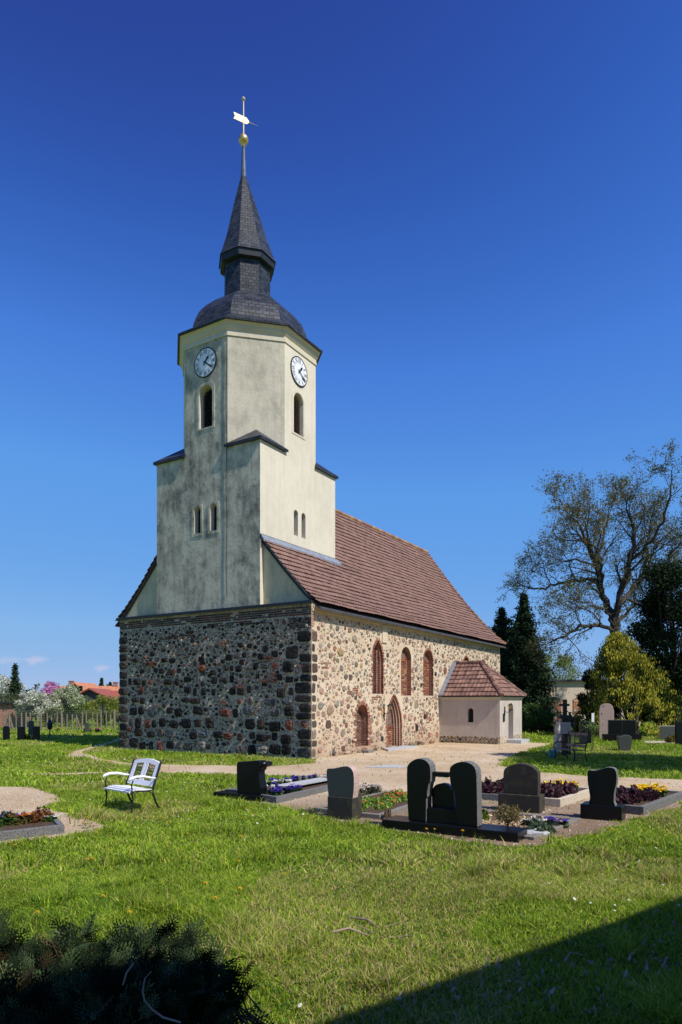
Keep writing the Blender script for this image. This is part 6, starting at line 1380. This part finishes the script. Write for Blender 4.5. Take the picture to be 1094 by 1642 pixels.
# fallen twigs
def twig(name, pts, rad, label, br):
    p = G(*pts[0]); q = MB(); rs = np.random.default_rng(3); q.tube([(*np.array(G(*a))-p, .03+.03*math.sin(i*2)) for i, a in enumerate(pts)], np.linspace(rad, rad*.4, len(pts)), 6)
    for a, b in br: q.tube([(*(np.array(G(*a))-p), .04), (*(np.array(G(*b))-p), .07)], [rad*.45, rad*.15], 5)
    o = q.build(name, M['dead'], None); o.location = (p[0], p[1], 0); tag(o, label, 'twig')
twig('fallen_twig', [(532, 1501), (560, 1500), (600, 1505), (635, 1508), (660, 1512)], .012, 'long thin fallen twig with the straight shape lying on the sunny grass', [((600, 1505), (560, 1490))])
twig('fallen_twig', [(560, 1476), (590, 1486), (615, 1495), (640, 1506)], .010, 'shorter forked fallen twig crossing just above the long one', [((590, 1486), (575, 1470)), ((615, 1495), (650, 1490))])
twig('fallen_twig', [(905, 1550), (915, 1540), (940, 1534)], .010, 'pale bent twig lying in the shaded grass on the right', [])
twig('fallen_twig', [(1062, 1560), (1070, 1548), (1076, 1540)], .010, 'short pale twig lying in the shade near the right edge', [])
# dead leaves in the shade
rs = np.random.default_rng(88); q = MB(); C = []
for _ in range(420):
    px_, py_ = rs.uniform(540, 1120), rs.uniform(1470, 1640)
    if (py_-1440)/(1642-1440) < (1094-px_)/(1094-520)-.02: continue
    p = G(px_, py_); C.append((p[0], p[1], rs.uniform(.02, .06)))
leafquads(q, np.array(C), rs.uniform(.012, .03, len(C)), rs, [(.36, .30, .24), (.26, .19, .14), (.45, .40, .36)], el=1.3, up=1.5); tag(q.build('dead_leaves', M['leaf']), 'pale dead leaves lying in the shaded grass on the right', 'dead leaves', kind='stuff')

# ------------------------------------------------------------------ the thuja bush in the near left corner
def thuja():
    rs = np.random.default_rng(61); base = P(95, 2.5)
    t = thing('thuja_bush', (base[0], base[1], 0), 'dark scaly-leaved thuja bush in the shade at the bottom left corner', 'bush', None, AZ-R(90))
    # one flat spray: stem with side shoots and their own side shoots
    F_ = []
    def strip(a, b, w):
        a, b = np.array(a, float), np.array(b, float); d = unit(b-a); n_ = np.array([-d[1], d[0], 0]); m_ = (a+b)/2; F_.append([a, m_+n_*w, b, m_-n_*w])
    L_ = 1.0
    for i in range(6): strip((i/6*L_, 0, 0), ((i+1.15)/6*L_, 0, 0), .030)
    for i in range(6):
        for sg in (-1, 1):
            x0 = .10+i*.135+.04*(sg > 0); l = .50*(1-i/8.5); a = R(38); p0 = np.array([x0, 0, 0]); p1 = p0+l*np.array([math.cos(a), sg*math.sin(a), -.12]); n_ = 3
            for k in range(n_):
                s0, s1 = p0+(p1-p0)*k/n_, p0+(p1-p0)*(k+1.2)/n_; strip(s0, s1, .033*(1-.15*k))
                if k == 1 and i < 4:
                    for sg2 in (-1, 1):
                        l2 = .17*(1-i*.12); b_ = a*sg+sg2*R(34); strip(s0, s0+l2*np.array([math.cos(b_), math.sin(b_), -.05]), .026)
    T_ = np.array(F_)                            # k x 4 x 3
    n = 1500; V = []; K = []
    outline = [(-260, 1500), (-100, 1505), (0, 1545), (40, 1520), (66, 1497), (90, 1515), (120, 1530), (190, 1507), (250, 1520), (290, 1545), (330, 1560), (360, 1590), (372, 1642), (380, 1700)]
    ox = [o[0] for o in outline]; oy = [o[1] for o in outline]
    def top(lx, d):                              # height of the bush surface over (lateral, depth)
        px_ = CX+lx/d*F if d > .1 else 0; return EYE-(np.interp(px_, ox, oy)-YH)/F*d
    cnt = 0; n = 4600
    stems = MB()
    while cnt < n:
        d = rs.uniform(1.75, 2.95); px_ = rs.uniform(-300, 385); lx = (px_-CX)/F*d
        zt = top(lx, 2.5)*(1-.12*abs(d-2.4)**1.6); z = zt-abs(rs.normal(0, .16))-.03
        if px_ > 300: z = min(z, zt-.02)
        if z < .05: continue
        # outwards and upwards
        az = rs.uniform(0, 2*math.pi); el = rs.uniform(-.1, 1.0); u = unit([math.cos(az)*math.cos(el)*1.0, math.sin(az)*math.cos(el), math.sin(el)+.15]); w = unit(np.cross(u, rs.normal(size=3))); v = np.cross(w, u)
        s_ = rs.uniform(.08, .17); o_ = np.array([lx-(95-CX)/F*2.5, d-2.5, z-.06])
        bend = T_[..., 0:1]**2*(-.18); X_ = o_+s_*(T_[..., 0:1]*u+T_[..., 1:2]*v+(T_[..., 2:3]+bend)*w*rs.choice([-1, 1])); V.append(X_.reshape(-1, 3))
        g = [(.02, .035, .013), (.045, .075, .028), (.010, .018, .008), (.12, .16, .07), (.12, .085, .04)][rs.choice(5, p=[.32, .22, .30, .11, .05])]; K.append(np.broadcast_to(np.array(g)*rs.uniform(.7, 1.3), (len(T_)*4, 3)))
        if cnt % 4 == 0: stems.tube([o_-u*.18-np.array([0, 0, .08]), o_-u*.06, o_+u*.03], [.005, .003, .002], 4)
        cnt += 1
    V = np.vstack(V); q = MB(); q.addnp(V, np.arange(len(V)).reshape(-1, 4), 0, np.vstack(K)); q.build('foliage', M['needle'], t)
    for i in range(9):
        a = rs.uniform(-.5, .25); stems.tube([(a*.6, rs.uniform(-.2, .2), 0), (a*.8, 0, .45), (a*1.1, rs.uniform(-.2, .2), .85)], [.02, .014, .006], 6)
    stems.build('branches', M['bark'], t)
    BP = lambda px_, py_, d: ((px_-CX)/F*d-(95-CX)/F*2.5, d-2.5, EYE-(py_-YH)/F*d)
    q = MB(); q.tube([BP(*a) for a in ((243, 1558, 2.05), (232, 1570, 2.0), (229, 1590, 1.97), (232, 1605, 1.95), (245, 1620, 1.93), (262, 1632, 1.92), (290, 1640, 1.9))], [.0012, .0018, .0022, .0025, .0027, .003, .003], 6)
    q.tube([BP(*a) for a in ((214, 1545, 2.05), (203, 1560, 2.02), (197, 1580, 2.0))], [.0025, .003, .002], 5); q.build('bare_twig', M['dead'], t)
    return t
thuja()

# pebbles and grit on the sand
rs = np.random.default_rng(300); q = MB(); X_, Y_ = [], []
for n_, d0, d1 in ((26000, 8.5, 14), (26000, 14, 26)):
    x, y, d = scatter_wedge(n_, d0, d1, rs); k = np.zeros(len(x), bool)
    for p_ in BARE: k |= inpoly(x, y, p_)
    X_.append(x[k]); Y_.append(y[k])
x = np.concatenate(X_); y = np.concatenate(Y_); n = len(x); s_ = rs.uniform(.004, .014, n)*(1+.9*(rs.random(n) < .06)); th = rs.uniform(0, 6.28, n)
c0 = np.stack([x, y, np.full(n, .008)], 1); V = [c0+np.stack([np.cos(th+i*2.094)*s_*rs.uniform(.7, 1.2, n), np.sin(th+i*2.094)*s_*rs.uniform(.7, 1.2, n), np.zeros(n)], 1) for i in range(3)]+[c0+np.stack([np.zeros(n), np.zeros(n), s_*.8], 1)]
V = np.stack(V, 1).reshape(-1, 3); b = np.arange(n)*4; f = np.vstack([np.stack([b, b+1, b+3], 1), np.stack([b+1, b+2, b+3], 1), np.stack([b+2, b, b+3], 1)])
q.addnp(V, f, 0, np.repeat(np.array([(.42, .32, .22), (.55, .47, .38), (.25, .20, .16), (.62, .56, .48)])[rs.integers(0, 4, n)], 4, 0)); tag(q.build('pebbles', M['chips']), 'grit and pebbles on the sandy paths', 'pebbles', kind='stuff')
